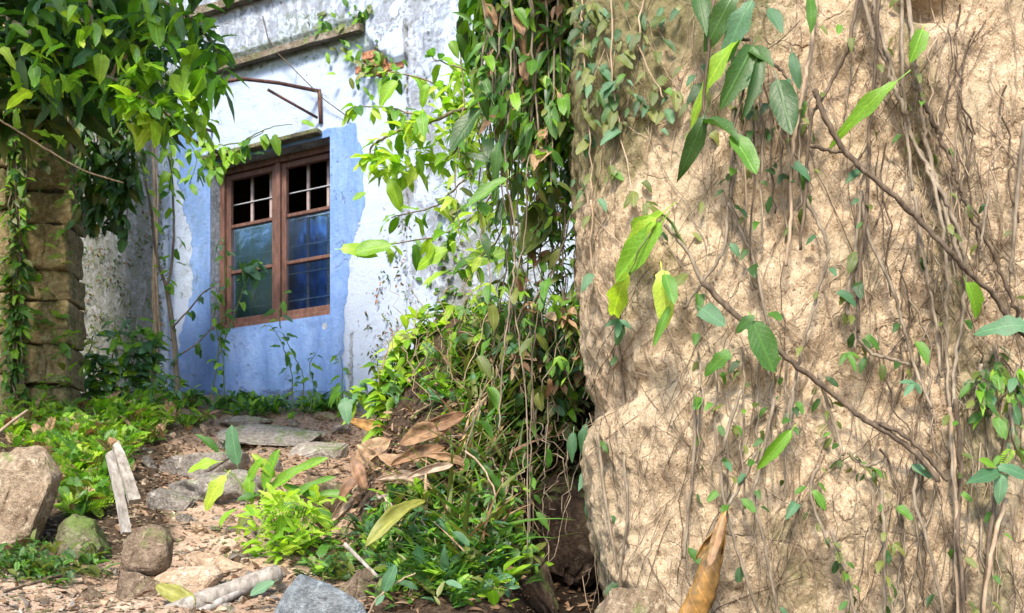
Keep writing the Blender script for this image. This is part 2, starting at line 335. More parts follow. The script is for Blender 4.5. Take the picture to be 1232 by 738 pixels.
def grid_mesh(name, pts, nx, ny, mat, keep=None, smooth=True, attrs=None, loc=(0, 0, 0)):
    pts = np.asarray(pts, dtype=np.float64).reshape(-1, 3) - np.array(loc)
    idx = np.arange(nx * ny).reshape(ny, nx)
    q = np.stack([idx[:-1, :-1], idx[:-1, 1:], idx[1:, 1:], idx[1:, :-1]], -1).reshape(-1, 4)
    if keep is not None: q = q[keep.reshape(-1)]
    me = bpy.data.meshes.new(name); me.from_pydata(pts.tolist(), [], q.tolist()); me.update()
    if attrs:
        for k, a in attrs.items():
            at = me.attributes.new(k, 'FLOAT', 'POINT'); at.data.foreach_set('value', np.asarray(a, dtype=np.float32).reshape(-1))
    me.materials.append(mat)
    if smooth: me.shade_smooth()
    return me, q

# ---------------------------------------------------------------- ground (structure)
prof = lerp([-30, -5, 0.0, 1.4, 2.2, 2.6, 3.2, 4, 5, 6, 7, 7.7, 9, 30], [-1.2, -0.6, -0.15, 0.35, 0.95, 1.08, 1.19, 1.39, 1.65, 2.0, 2.36, 2.53, 2.66, 3.2])
xb = lerp([2.4, 3, 4, 5, 6, 7], [-0.45, -0.52, -0.66, -0.74, -0.76, -0.7])
def ground_z(x, Y):
    z = prof(Y)
    bank = float(sstep(xb(Y) - 0.12, xb(Y) + 0.42, x))
    rise = float(sstep(2.85, 4.5, Y)) * 0.84 * float(1 - sstep(5.0, 7.2, Y) * 0.75)
    z += bank * rise
    # gully beside the rock face
    g = float(sstep(-0.06, 0.16, x)) * float(1 - sstep(3.9, 4.7, Y)) * float(sstep(2.3, 2.9, Y))
    z -= g * (0.25 + 0.55 * float(sstep(2.9, 4.2, Y)))
    # left shoulder
    z += 0.12 * float(1 - sstep(-2.6, -1.6, x)) * float(sstep(3, 5, Y))
    if -6 < x < 4 and 0 < Y < 10:
        z += 0.05 * fnoise(x * 1.7, Y * 1.7, 0, 3) + 0.022 * fnoise(x * 7, Y * 7, 3, 4) * (1 + 1.6 * bank)
    return z
xs = np.unique(np.concatenate([np.linspace(-40, -5, 12), np.linspace(-5, -3.6, 20), np.linspace(-3.6, 0.6, 240), np.linspace(0.6, 5, 40), np.linspace(5, 40, 12)]))
ys = np.unique(np.concatenate([np.linspace(-30, -1, 10), np.linspace(-1, 2.2, 40), np.linspace(2.2, 7.6, 250), np.linspace(7.6, 12, 30), np.linspace(12, 60, 10)]))
gp = []; hum = []; gully_shade = []
for Y in ys:
    for x in xs:
        gp.append((x, Y, ground_z(x, Y)))
        b = float(sstep(xb(Y) - 0.1, xb(Y) + 0.15, x)) if Y > 0 else 0
        left = float(sstep(-0.30 * Y + 0.0, -0.37 * Y, x)) * float(sstep(3.2, 4.0, Y))
        mid = float(sstep(4.3, 5.2, Y)) * 0.42
        hum.append(max(b, left * 0.8, mid)); gully_shade.append(float(sstep(-0.12, 0.05, x)) * float(1 - sstep(4.6, 5.2, Y)) if Y > 2 and x < 1.5 else 0)
me, gq = grid_mesh('ground', gp, len(xs), len(ys), M['ground'], attrs={'humus': hum, 'gully_shade': gully_shade})
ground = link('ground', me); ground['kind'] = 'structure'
ground_bvh = BVHTree.FromPolygons([Vector(p) for p in gp], gq.tolist())
def gz(x, Y):
    h = ground_bvh.ray_cast(Vector((x, Y, 20)), Vector((0, 0, -1)))
    return h[0].z if h[0] else ground_z(x, Y)
CAM0 = Vector((0, 0, EYE))
def ghit(px, py):
    d = Vector(((px - 616) / F, 1, (HOR - py) / F)).normalized()
    h = ground_bvh.ray_cast(CAM0, d); return (h[0], h[1]) if h[0] else (None, None)

# ---------------------------------------------------------------- house
house = thing('house', 'old white plastered house with faded blue paint around its barred brown window', 'house', wall_pt(0, 2.5))
U0, U1, Z0, Z1 = -5.6, 3.4, 1.8, 6.6
oL, oT = wall_uz(253, 198); oR, oTr = wall_uz(397, 165); _, oBr = wall_uz(397, 378); _, oBl = wall_uz(253, 399)
oT = (oT + oTr) / 2; oB = (oBr + oBl) / 2
def with_edges(a, b, step, edges):
    v = list(np.arange(a, b + 1e-6, step)); v = [q for q in v if all(abs(q - e) > step * 0.6 for e in edges)] + list(edges); return np.array(sorted(v))
us = with_edges(U0, U1, 0.018, [oL, oR]); zs = with_edges(Z0, Z1, 0.018, [oB, oT])
bl_l = lerp([100, 160, 200, 250, 300, 350, 400, 450, 490, 560], [212, 212, 214, 221, 231, 231, 217, 206, 201, 198])
bl_r = lerp([60, 110, 150, 200, 250, 300, 350, 420, 490, 560], [405, 412, 428, 439, 433, 421, 418, 415, 412, 410])
ledge_y = lambda px: 92 + 0.285 * (240 - px)
pts = []; A = {'blue': [], 'grime': [], 'green': [], 'dark': []}
for z in zs:
    for u in us:
        base = wall_pt(u, z); px, py = topx(base)
        nz = fnoise(u * 2.2, z * 2.2, 5, 4); nz2 = fnoise(u * 9, z * 9, 1, 3)
        # plaster coat standing proud: above the ledge and on the right
        e = nz2 * 5
        if px < 443: proud = py < ledge_y(px) - 9
        elif px < 492: proud = py < lerp([443, 452, 462, 472, 482, 492], [44, 56, 68, 74, 72, 68])(px) + e
        else: proud = px > 493 + e * 0.4 + max(0, (py - 250)) * (-0.25)
        off = 0.0
        if proud: off = 0.045
        near = min(abs(u - oL), abs(u - oR)) < 0.05 and oB - .05 < z < oT + .05 or min(abs(z - oB), abs(z - oT)) < .05 and oL - .05 < u < oR + .05
        off += 0.0 if near else 0.006 * nz + 0.003 * nz2
        if 432 < px < 466 and 58 < py < 92 and not proud: off -= 0.05      # plaster fallen off over bricks
        pts.append(tuple(wall_pt(u, z, off)))
        wob = nz2 * 4 + nz * 5
        top = 148 + 0.23 * (430 - px) if px > 245 else 150
        bd = min(px - bl_l(py), bl_r(py) - px, (py - top) * 1.0) + wob
        A['blue'].append(0.5 + max(-0.5, min(0.5, bd / 9)))
        g = 0.28
        if px < 205: g = 0.28 + 0.72 * min(1, (205 - px) / 25)
        if px > 490: g = 0.52 + 0.25 * nz
        if px > 430 and abs(px - (485 - (py - 250) * 0.32)) < 14 and py > 210: g = 0.66
        if py < ledge_y(px) + 6 and px < 560: g = max(g, 0.58)
        if px > 400 and px < 440 and py > 400: g = max(g, 0.65)
        if 425 < px < 480 and 90 < py: g = min(g, 0.85 if g > .8 else 0.12)
        inb = 205 < px < 420 and py > 150
        if inb: g = min(g, 0.3)
        if py > 470: g = max(g, 0.7)
        A['grime'].append(min(1, max(0, g + 0.12 * nz)))
        gr = 0.0
        if 190 < px < 250 and 95 < py < 360: gr = 0.35
        if abs(py - ledge_y(px)) < 16 and px < 445: gr = 0.8
        if 340 < px < 445 and 20 < py < 75: gr = max(gr, 0.7)
        if px < 195: gr = 0.3
        if px > 560: gr = 0.4
        A['green'].append(gr)
        d = 0.0
        dd = math.hypot((px - 232) / 34, (py - 440) / 62)
        d = min(1, max(0, 1 - dd) * 2.0)
        d = max(d, 0.55 * max(0, 1 - abs(px - (bl_r(py) - 3)) / 9) * float(sstep(330, 400, py)))
        d = max(d, 0.45 * max(0, 1 - math.hypot((px - 238) / 14, (py - 235) / 60)))
        d = max(d, 0.5 * float(sstep(455, 500, py)) if inb else 0)
        if 262 < px < 400 and 385 < py < 470: d = max(d, .45 * (1 - (py - 385) / 85) * (0.5 + nz2))
        A['dark'].append(max(0, min(1, d)))
kc_u = (us[:-1] + us[1:]) / 2; kc_z = (zs[:-1] + zs[1:]) / 2
inu = (kc_u > oL) & (kc_u < oR); inz = (kc_z > oB) & (kc_z < oT)
keep = ~(inz[:, None] & inu[None, :])
hl = wl(house)
me, _ = grid_mesh('wall', pts, len(us), len(zs), M['plaster'], keep, True, A, tuple(hl))
link('wall', me, house)
# side and back walls, roof slab (close the room)
D = 3.2
for nm, (a, b) in {'side_wall': (U0, 0), 'side_wall ': (U1, 0)}.items():
    mb = MB(); sgn = 1 if a == U0 else -1
    mb.box(wall_pt(a, Z0, -D), WU * 0.2 * sgn, WN * (D - 0.01), Vector((0, 0, Z1 - Z0))); part_mb('side_wall', mb, M['concrete'], house)
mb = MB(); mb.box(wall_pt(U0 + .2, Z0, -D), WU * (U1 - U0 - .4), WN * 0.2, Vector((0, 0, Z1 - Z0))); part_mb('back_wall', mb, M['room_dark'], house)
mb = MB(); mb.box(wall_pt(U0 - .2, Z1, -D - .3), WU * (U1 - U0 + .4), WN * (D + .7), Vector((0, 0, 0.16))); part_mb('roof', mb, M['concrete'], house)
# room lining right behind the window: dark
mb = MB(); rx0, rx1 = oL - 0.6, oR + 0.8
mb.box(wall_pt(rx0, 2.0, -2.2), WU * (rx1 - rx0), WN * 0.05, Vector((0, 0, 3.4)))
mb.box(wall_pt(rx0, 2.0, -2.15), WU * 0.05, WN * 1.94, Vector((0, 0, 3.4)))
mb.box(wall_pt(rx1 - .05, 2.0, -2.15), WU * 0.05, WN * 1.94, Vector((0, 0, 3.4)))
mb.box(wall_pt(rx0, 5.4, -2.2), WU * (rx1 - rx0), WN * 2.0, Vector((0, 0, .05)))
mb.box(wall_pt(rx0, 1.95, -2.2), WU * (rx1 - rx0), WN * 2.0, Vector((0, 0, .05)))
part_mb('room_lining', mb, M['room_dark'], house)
# reveal of the opening
RV = 0.17
def reveal_mesh():
    mb = MB(); t = 0.22
    mb.box(wall_pt(oL - t, oB - t, -RV - .06), WU * t, WN * (RV + .055), Vector((0, 0, oT - oB + 2 * t)))
    mb.box(wall_pt(oR, oB - t, -RV - .06), WU * t, WN * (RV + .055), Vector((0, 0, oT - oB + 2 * t)))
    mb.box(wall_pt(oL, oT, -RV - .06), WU * (oR - oL), WN * (RV + .055), Vector((0, 0, t)))
    mb.box(wall_pt(oL, oB - t, -RV - .06), WU * (oR - oL), WN * (RV + .055), Vector((0, 0, t)))
    return mb
part_mb('reveal', reveal_mesh(), stone_mat('reveal_plaster', (0.2, 0.22, 0.25), (0.32, 0.36, 0.42), (0.42, 0.48, 0.56), 0.2), house)
# lintel lip over the window
mb = MB(); la, lz = wall_uz(245, 196); lb, _ = wall_uz(388, 166)
mb.box(wall_pt(la, oT + 0.02, 0.003), WU * (lb - la), WN * 0.06, Vector((0, 0, 0.035))); part_mb('lintel', mb, M['stone_moss'], house, bevel=.006)
# string course (ledge) with dark weathered underside
def ledge(pxa, pya, pxb, name, h, out, mat, dz=0):
    ua, za = wall_uz(pxa, pya); ub, zb = wall_uz(pxb, pya); mb = MB()
    n = 40
    for i in range(n):
        a = ua + (ub - ua) * i / n; b = ua + (ub - ua) * (i + 1) / n
    ring = []
    for i in range(n + 1):
        u = ua + (ub - ua) * i / n; j = fnoise(u * 4, 0, dz) * 0.012; k = fnoise(u * 9, 3, dz) * 0.012
        z = za + k * .4
        ring.append([wall_pt(u, z, 0.002), wall_pt(u, z - .01 + j, out + j), wall_pt(u, z + h + k, out + j), wall_pt(u, z + h + .02 + k, 0.002)])
    b0 = len(mb.v)
    for r in ring: mb.v += [tuple(q) for q in r]
    for i in range(n):
        for k in range(4):
            mb.f.append((b0 + i * 4 + k, b0 + (i + 1) * 4 + k, b0 + (i + 1) * 4 + (k + 1) % 4, b0 + i * 4 + (k + 1) % 4))
    mb.f.append((b0, b0 + 1, b0 + 2, b0 + 3)); mb.f.append((b0 + 4 * n + 3, b0 + 4 * n + 2, b0 + 4 * n + 1, b0 + 4 * n))
    me = mb.mesh(name, mat, False, wl(house)); bm = bmesh.new(); bm.from_mesh(me); bmesh.ops.recalc_face_normals(bm, faces=bm.faces); bm.to_mesh(me); bm.free()
    return link(name, me, house)
M['ledge'] = stone_mat('ledge_plaster', (0.12, 0.09, 0.06), (0.2, 0.16, 0.11), (0.32, 0.28, 0.24), 0.5)
ledge(-60, 180, 440, 'ledge', 0.035, 0.10, M['ledge'], 1) if False else None
ub0, zc = wall_uz(440, 40)
def zc_ledge(name, zc, ua, ub, h, out, seed):
    px, py = topx(wall_pt(ua, zc)); mb = None
    global wall_uz_save
    n = 44; mb = MB(); ring = []
    for i in range(n + 1):
        u = ua + (ub - ua) * i / n; j = fnoise(u * 4, 0, seed) * 0.014; k = fnoise(u * 9, 3, seed) * 0.014
        ring.append([wall_pt(u, zc, 0.02), wall_pt(u, zc - .012 + j * .3, out + j), wall_pt(u, zc + h + k, out + j), wall_pt(u, zc + h + .02 + k, 0.02)])
    for r in ring: mb.v += [tuple(q) for q in r]
    for i in range(n):
        for k in range(4):
            mb.f.append((i * 4 + k, (i + 1) * 4 + k, (i + 1) * 4 + (k + 1) % 4, i * 4 + (k + 1) % 4))
    mb.f.append((0, 1, 2, 3)); mb.f.append((4 * n + 3, 4 * n + 2, 4 * n + 1, 4 * n))
    me = mb.mesh(name, M['ledge'], False, wl(house)); bm = bmesh.new(); bm.from_mesh(me); bmesh.ops.recalc_face_normals(bm, faces=bm.faces); bm.to_mesh(me); bm.free()
    return link(name, me, house)
zc_ledge('ledge', zc, U0, ub0, 0.035, 0.085, 1)
ub1, zc1 = wall_uz(330, 0)
zc_ledge('ledge', zc1, U0, ub1 + .5, 0.05, 0.12, 5)
# exposed bricks in the broken plaster
def brick_mesh():
    bm = bmesh.new(); bmesh.ops.create_cube(bm, size=1)
    for v in bm.verts: v.co = Vector((v.co.x * 0.17, v.co.y * 0.08, v.co.z * 0.062))
    bmesh.ops.bevel(bm, geom=bm.edges[:], offset=0.006, segments=1, affect='EDGES')
    me = bpy.data.meshes.new('brick'); bm.to_mesh(me); bm.free(); me.materials.append(M['brick_red']); return me
bme = brick_mesh(); angW = math.atan2(WU.y, WU.x)
for (px, py) in ((439, 82), (452, 76), (462, 84), (447, 66), (474, 80)):
    u, z = wall_uz(px, py); o = link('brick', bme, house); o.location = wall_pt(u, z, -0.035 if px < 470 else -.03) - hl; o.rotation_euler = (random.uniform(-.04, .04), 0, angW + random.uniform(-.04, .04))

# window
fL, fTl = wall_uz(268, 209, -RV); fR, fTr = wall_uz(399, 180, -RV); _, fB = wall_uz(397, 379, -RV)
fT = (fTl + fTr) / 2; fR = oR + 0.0; fL = oL + .0; fB = oB + .0; fT = oT
window = bpy.data.objects.new('window', None); C.objects.link(window); window.parent = house; window.location = wall_pt((fL + fR) / 2, fB, -RV) - hl
def wbox(name, u0, u1, z0, z1, d0, d1, mat, bevel=.004, parent=None):
    mb = MB(); mb.box(wall_pt(u0, z0, d0), WU * (u1 - u0), WN * (d1 - d0), Vector((0, 0, z1 - z0)))
    return part_mb(name, mb, mat, parent or window, bevel=bevel)
fw = 0.048; gap = .002; WF = M['wood_frame']
wbox('frame', fL + gap, fL + fw, fB + gap, fT - gap, -RV, -RV + .07, WF); wbox('frame', fR - fw, fR - gap, fB + gap, fT - gap, -RV, -RV + .07, WF)
wbox('frame', fL + fw + gap, fR - fw - gap, fT - fw, fT - gap, -RV, -RV + .068, WF); wbox('frame', fL + fw + gap, fR - fw - gap, fB + gap, fB + fw * 1.3, -RV, -RV + .078, WF)
mid = (fL + fR) / 2 + 0.0
wbox('mullion', mid - .024, mid + .024, fB + fw * 1.3 + gap, fT - fw - gap, -RV, -RV + .064, WF)
for (a, b) in ((fL + fw + gap, mid - .024 - gap), (mid + .024 + gap, fR - fw - gap)):
    z0, z1 = fB + fw * 1.3 + gap, fT - fw - gap; sw = 0.042; d0, d1 = -RV + .008, -RV + .045
    wbox('sash_stile', a, a + sw, z0, z1, d0, d1, WF); wbox('sash_stile', b - sw, b, z0, z1, d0, d1, WF)
    wbox('sash_rail', a + sw + gap, b - sw - gap, z1 - sw, z1, d0, d1 - .002, WF); wbox('sash_rail', a + sw + gap, b - sw - gap, z0, z0 + sw * 1.2, d0, d1 - .002, WF)
    hh = (z1 - sw) - (z0 + sw * 1.2); za = z0 + sw * 1.2 + hh * 0.335; zb_ = z0 + sw * 1.2 + hh * 0.665
    wbox('muntin', a + sw + gap, b - sw - gap, za - .014, za + .014, d0, d1 - .004, WF); wbox('muntin', a + sw + gap, b - sw - gap, zb_ - .014, zb_ + .014, d0, d1 - .004, WF)
    wbox('pane', a + sw, b - sw, z0 + sw * 1.2, za - .014, d0 + .012, d0 + .016, M['glass'], 0)
    wbox('pane', a + sw, b - sw, za + .014, zb_ - .014, d0 + .012, d0 + .016, M['glass'], 0)
    # iron bars behind the sash
    for k in range(2):
        u = a + sw + (b - a - 2 * sw) * (0.36 + 0.46 * k)
        wbox('bar', u - .012, u + .012, z0, z1, -RV - .05, -RV - .03, M['bar_brown'], 0.003)
    for k in range(5):
        z = z0 + (z1 - z0) * (0.12 + 0.175 * k)
        wbox('cross_bar', a, b, z - .004, z + .004, -RV - .029, -RV - .019, M['bar_white'], 0.002)
# blue cloth hanging inside the lower panes
mb = MB(); n = 60; z0, z1 = fB + .03, fB + (fT - fB) * 0.665
for i in range(n + 1):
    u = fL + .02 + (fR - fL - .04) * i / n; dd = -RV - .14 + 0.02 * math.sin(i * 0.9) + .01 * math.sin(i * 2.3)
    mb.v += [tuple(wall_pt(u, z0, dd)), tuple(wall_pt(u, z1, dd))]
    if i: mb.f.append((2 * i - 2, 2 * i, 2 * i + 1, 2 * i - 1))
part_mb('curtain', mb, M['curtain'], window, True)

# rusty awning bracket over the window
def wp(px, py, off): return wall_pt(*wall_uz(px, py, off), off)
br = thing('awning_bracket', 'rusty bare iron awning frame fixed to the wall above the window', 'bracket', wp(384, 145, 0))
def bar_px(name, pts, r, par, mat, sides=6):
    mb = MB(); mb.tube([wp(*p) for p in pts], r, sides); part_mb(name, mb, mat, par, True)
bar_px('upright', [(384, 108, .03), (386, 148, .012)], .016, br, M['rust_iron'])
bar_px('arm', [(384, 110, .03), (335, 100, .3), (291, 95, .62)], .014, br, M['rust_iron'])
bar_px('strut', [(382, 142, .03), (322, 108, .36)], .010, br, M['rust_iron'])
bar_px('front_rail', [(291, 95, .62), (272, 98, .62), (249, 106, .62)], .013, br, M['rust_iron'])
br2 = thing('awning_bracket', 'dark sagging iron bar stub on the wall left of the window top', 'bracket', wp(252, 165, 0))
bar_px('arm', [(219, 146, .35), (235, 152, .2), (255, 158, .01)], .012, br2, M['stem_dark'])
bar_px('arm', [(222, 163, .4), (240, 174, .25), (268, 186, .03)], .016, br2, M['stem_dark'])
# thin wire over the upper wall
wire = MB(); wire.tube([wp(*p) for p in ((316, 20, .06), (322, 45, .07), (335, 65, .08), (365, 95, .08), (390, 120, .06), (420, 142, .03))], .004, 5)
tag(part_mb('wire', wire, M['stem_dark'], None, True) if False else link('cable', wire.mesh('cable', M['stem_dark'], True)), 'thin dark cable sagging across the white wall above the window', 'cable')

# ---------------------------------------------------------------- pillars on the left, block by block
def block_mesh(wx, dy, h, seed, mat, rough=0.016, cuts=5):
    bm = bmesh.new(); bmesh.ops.create_cube(bm, size=1)
    bmesh.ops.bevel(bm, geom=bm.edges[:], offset=0.025, segments=1, affect='EDGES')
    bmesh.ops.subdivide_edges(bm, edges=bm.edges[:], cuts=cuts, use_grid_fill=True)
    for v in bm.verts:
        c = Vector((v.co.x * wx, v.co.y * dy, v.co.z * h)); n = v.co.normalized()
        v.co = c + n * (fnoise(c.x * 6 + seed * 9, c.y * 6, c.z * 6, 4) * rough * 1.3 + fnoise(c.x * 25 + seed, c.y * 25, c.z * 25, 3) * rough * 0.5)
    me = bpy.data.meshes.new('block'); bm.to_mesh(me); bm.free(); me.materials.append(mat); me.shade_smooth(); return me
def pillar(px0, px1, Y, zbase, ztop, label, hs, seed, depth=0.27, split=()):
    x0, x1 = P(px0, 0, Y).x, P(px1, 0, Y).x
    t = thing('stone_pillar', label, 'pillar', ((x0 + x1) / 2, Y + depth / 2, zbase)); z = zbase; i = 0; rr = random.Random(seed)
    while z < ztop:
        h = hs[i % len(hs)]
        cells = [(x0, x1)] if i not in split else [(x0, x0 + (x1 - x0) * .56), (x0 + (x1 - x0) * .56, x1)]
        for (a, b) in cells:
            wx = b - a - 0.012; jx = rr.uniform(-.012, .012); jy = rr.uniform(-.02, .02)
            me = block_mesh(wx, depth, h - 0.016, seed + i * 3 + a, M['pillar_stone'], .017, 7)
            o = link('block', me, t, Vector(((a + b) / 2 + jx, Y + depth / 2 + jy, z + h / 2)) - t.location); o.rotation_euler = (0, rr.uniform(-.015, .015), rr.uniform(-.05, .05))
        z += h; i += 1
    mb = MB(); mb.box(Vector((x0 + .03, Y + .03, zbase - .5)), Vector((x1 - x0 - .06, 0, 0)), Vector((0, depth - .06, 0)), Vector((0, 0, ztop - zbase + .45)))
    part_mb('mortar_core', mb, stone_mat('mortar_dark', (.03, .022, .015), (.06, .045, .03), (.09, .07, .05), .2), t)
    return t
zb_ = P(0, 497, 6.7).z
pillar(20, 82, 6.7, zb_, 6.1, 'tall brown pillar of rough mossy stone blocks left of the house wall', [.19, .27, .30, .20, .31, .23, .34, .22], 3, split=(1, 4, 7))
pillar(-70, 12, 6.5, P(0, 505, 6.5).z, 6.1, 'mossy block pillar cut by the frame edge, left of the brown pillar', [.3, .26, .28, .24], 11)

# ---------------------------------------------------------------- big rock face on the right
edge = lerp([-60, 0, 60, 130, 200, 280, 350, 420, 470, 500, 530, 600, 650, 700, 738, 900], [700, 700, 695, 688, 690, 693, 700, 708, 722, 730, 719, 722, 727, 731, 745, 770])
YE = 3.05
def cliff_prof(z):
    py = HOR - (z - EYE) / YE * F; xe = (edge(py) - 616) / F * YE
    return xe
ctrl = [(0.85, 6.2), (0.62, 5.2), (0.30, 4.3), (0.07, 3.6), (0.0, 3.15), (0.045, 2.88), (0.20, 2.72), (0.5, 2.62), (0.9, 2.55), (1.35, 2.5), (2.0, 2.5), (3.0, 2.7)]
cp = [Vector((a, b, 0)) for a, b in ctrl]
def cat(pts, n):
    out = []
    for i in range(len(pts) - 1):
        p0 = pts[max(i - 1, 0)]; p1 = pts[i]; p2 = pts[i + 1]; p3 = pts[min(i + 2, len(pts) - 1)]
        k = n if isinstance(n, int) else n[i]
        for j in range(k):
            t = j / k
            out.append(0.5 * ((2 * p1) + (p2 - p0) * t + (2 * p0 - 5 * p1 + 4 * p2 - p3) * t * t + (3 * p1 - p0 - 3 * p2 + p3) * t ** 3))
    out.append(pts[-1]); return out
cl = cat(cp, [8, 14, 30, 34, 34, 34, 44, 56, 60, 40, 14])
cz = np.concatenate([np.linspace(-0.2, 0.9, 30)[:-1], np.linspace(0.9, 2.95, 290), np.linspace(2.95, 4.2, 40)[1:]])
nrm = []
for i in range(len(cl)):
    d = cl[min(i + 1, len(cl) - 1)] - cl[max(i - 1, 0)]; n_ = Vector((d.y, -d.x, 0)).normalized(); nrm.append(n_)
pts = []; moss = []; pale = []
for z in cz:
    xe = cliff_prof(z)
    for i, p in enumerate(cl):
        bx = p.x + xe; by = p.y
        q = Vector((bx, by, z))
        big = fnoise(bx * 1.6, by * 1.6, z * 1.2, 3); medn = fnoise(bx * 6, by * 6, z * 4.5, 4); fin = fnoise(bx * 26, by * 26, z * 16, 4); rid = noise.ridged_multi_fractal(Vector((bx * 9, by * 9, z * 3.2)), 1.0, 2.2, 3, 1.0, 2.0)
        damp = 1.0 if p.x > 0.1 or p.y < 2.8 else 0.5
        q = q + nrm[i] * (0.07 * big * damp + 0.020 * medn + 0.015 * fin + 0.010 * (rid - 1.2))
        # broad vertical ribs down the right half, hollow at top right
        px_, py_ = topx(q)
        q += nrm[i] * (0.06 * math.exp(-((px_ - 1115 - (py_ - 300) * .12) / 55) ** 2) * (0.6 + 0.5 * medn) - 0.10 * math.exp(-(((px_ - 1110) / 40) ** 2 + ((py_ - 5) / 22) ** 2)))
        q += nrm[i] * (-0.07 * math.exp(-((px_ - 790 - 0.05 * py_) / 45) ** 2) * (1 - float(sstep(180, 330, py_))))
        q += nrm[i] * 0.028 * float(sstep(-7, 9, py_ - (505 - (px_ - 730) * .62) + medn * 14)) * (1 - float(sstep(860, 960, px_)))
        pts.append(tuple(q))
        m_ = 1.0 * (1 - float(sstep(735, 850, px_ + medn * 60))) * (1 - float(sstep(120, 330, py_ + big * 40)))
        m_ = max(m_, 0.8 * (1 - float(sstep(900, 990, px_ + 30 * medn))) * (1 - float(sstep(20, 150, py_))) )
        m_ = max(m_, 0.6 * math.exp(-((px_ - 1130 - (py_ - 300) * .15) / 34) ** 2))
        m_ = max(m_, 0.5 * math.exp(-((px_ - 950) / 60) ** 2) * float(sstep(560, 640, py_)), 0.45 * math.exp(-(((px_ - 1200) / 60) ** 2 + ((py_ - 460) / 70) ** 2)), 0.4 if p.y > 3.2 else 0)
        moss.append(m_)
        pale.append(float(sstep(350, 520, py_)) * (1 - float(sstep(860, 980, px_))))
me, cq = grid_mesh('rocky_cliff', pts, len(cl), len(cz), M['cliff'], None, True, {'moss': moss, 'pale': pale})
cliff = link('rocky_cliff', me); tag(cliff, 'towering tan rock face hung with dry roots and creepers on the right', 'rock face')
cliff_bvh = BVHTree.FromPolygons([Vector(p) for p in pts], cq.tolist())
def chit(px, py, off=0.02):
    d = Vector(((px - 616) / F, 1, (HOR - py) / F)).normalized(); h = cliff_bvh.ray_cast(CAM0, d)
    if h[0] is None: return P(px, py, 3.0)
    return h[0] - d * off

# ---------------------------------------------------------------- leaves
def leaf_geo(kind, nseg=6, curl=0.25, fold=0.12, wav=0.0, seed=0):
    """unit leaf: base at origin, tip at +Y 1, half width 0.5"""
    r = random.Random(seed); v = []; f = []; uv = []
    def blade(org, ang, ln, wd, n, prof_):
        b = len(v); ca, sa = math.cos(ang), math.sin(ang)
        for i in range(n + 1):
            t = i / n; w_ = prof_(t) * wd * 0.5 * (1 + (.09 if (i % 2 and n > 8) else 0)) * (1 + .14 * r.uniform(-1, 1) * (t > 0))
            for s in (-1, 0, 1):
                x = s * w_; y = t * ln; z = fold * abs(s) * w_ * 2 - curl * t * t * ln + (wav * math.sin(t * 11 + s * 1.7 + seed) * w_ if s else 0)
                v.append((org[0] + x * ca + y * sa, org[1] - x * sa + y * ca, z)); uv.append((0.5 + s * 0.5 * prof_(t), t))
        for i in range(n):
            a = b + i * 3
            f.append((a, a + 1, a + 4, a + 3)); f.append((a + 1, a + 2, a + 5, a + 4))
    pr = {'ovate': lambda t: max(0.02, 1.82 * t ** 0.6 * (1 - t) ** 0.68) if 0 < t < 1 else 0.02,
          'lance': lambda t: max(0.02, math.sin(math.pi * t ** 0.8) ** 0.9),
          'heart': lambda t: max(0.02, 1.5 * (1 - t) ** 0.6 * (0.32 + 0.62 * t ** .4)) if t > 0 else 0.35,
          'round': lambda t: max(0.02, math.sin(math.pi * t) ** 0.55)}
    if kind == 'tri':
        blade((0, 0), 0, 1.0, 0.42, nseg, pr['ovate']); blade((0, 0), 0.95, 0.72, 0.34, max(3, nseg - 1), pr['ovate']); blade((0, 0), -0.95, 0.72, 0.34, max(3, nseg - 1), pr['ovate'])
    elif kind == 'frond':
        for i in range(9):
            t = 0.12 + 0.09 * i; ln = 0.34 * math.sin(math.pi * (0.15 + 0.8 * t)) + .04
            for s in (-1, 1):
                b = len(v); o = (0, t, -curl * t * t); an = s * (1.1 - 0.3 * t)
                for (a_, l_) in ((0.5, 0.0), (0, 0)): pass
                dx, dy = math.sin(an), math.cos(an); px_, py_ = -dy, dx; w_ = 0.055
                v += [o, (dx * ln * .5 + px_ * w_, t + dy * ln * .5 + py_ * w_, o[2] + fold * ln * .5), (dx * ln, t + dy * ln, o[2] + fold * ln - .03), (dx * ln * .5 - px_ * w_, t + dy * ln * .5 - py_ * w_, o[2] + fold * ln * .5)]
                uv += [(.5, 0), (.2, .5), (.5, 1), (.8, .5)]; f.append((b, b + 1, b + 2, b + 3))
        b = len(v); v += [(-.008, 0, 0), (.008, 0, 0), (.004, 1, -curl), (-.004, 1, -curl)]; uv += [(.5, 0), (.5, 0), (.5, 1), (.5, 1)]; f.append((b, b + 1, b + 2, b + 3))
    elif kind == 'grass':
        blade((0, 0), 0, 1.0, 0.09, max(4, nseg), lambda t: max(0.02, 1 - t ** 1.5))
    else:
        blade((0, 0), 0, 1.0, 0.62 if kind != 'lance' else 0.34, nseg, pr[kind])
        # petiole
        b = len(v); v += [(-.012, -.18, .03), (.012, -.18, .03), (.01, 0.02, 0.0), (-.01, 0.02, 0.0)]; uv += [(.5, 0)] * 4; f.append((b, b + 1, b + 2, b + 3))
    return np.array(v), f, uv
GEO = {}
def geo(kind, hi, k):
    key = (kind, hi, k)
    if key not in GEO:
        cu = (0.12, 0.32, 0.5)[k % 3]; GEO[key] = leaf_geo(kind, 11 if hi else 5, cu, (0.16, 0.28, 0.05)[k % 3], (0.12, 0.05, 0.2)[k % 3], k)
    return GEO[key]
LM = {}
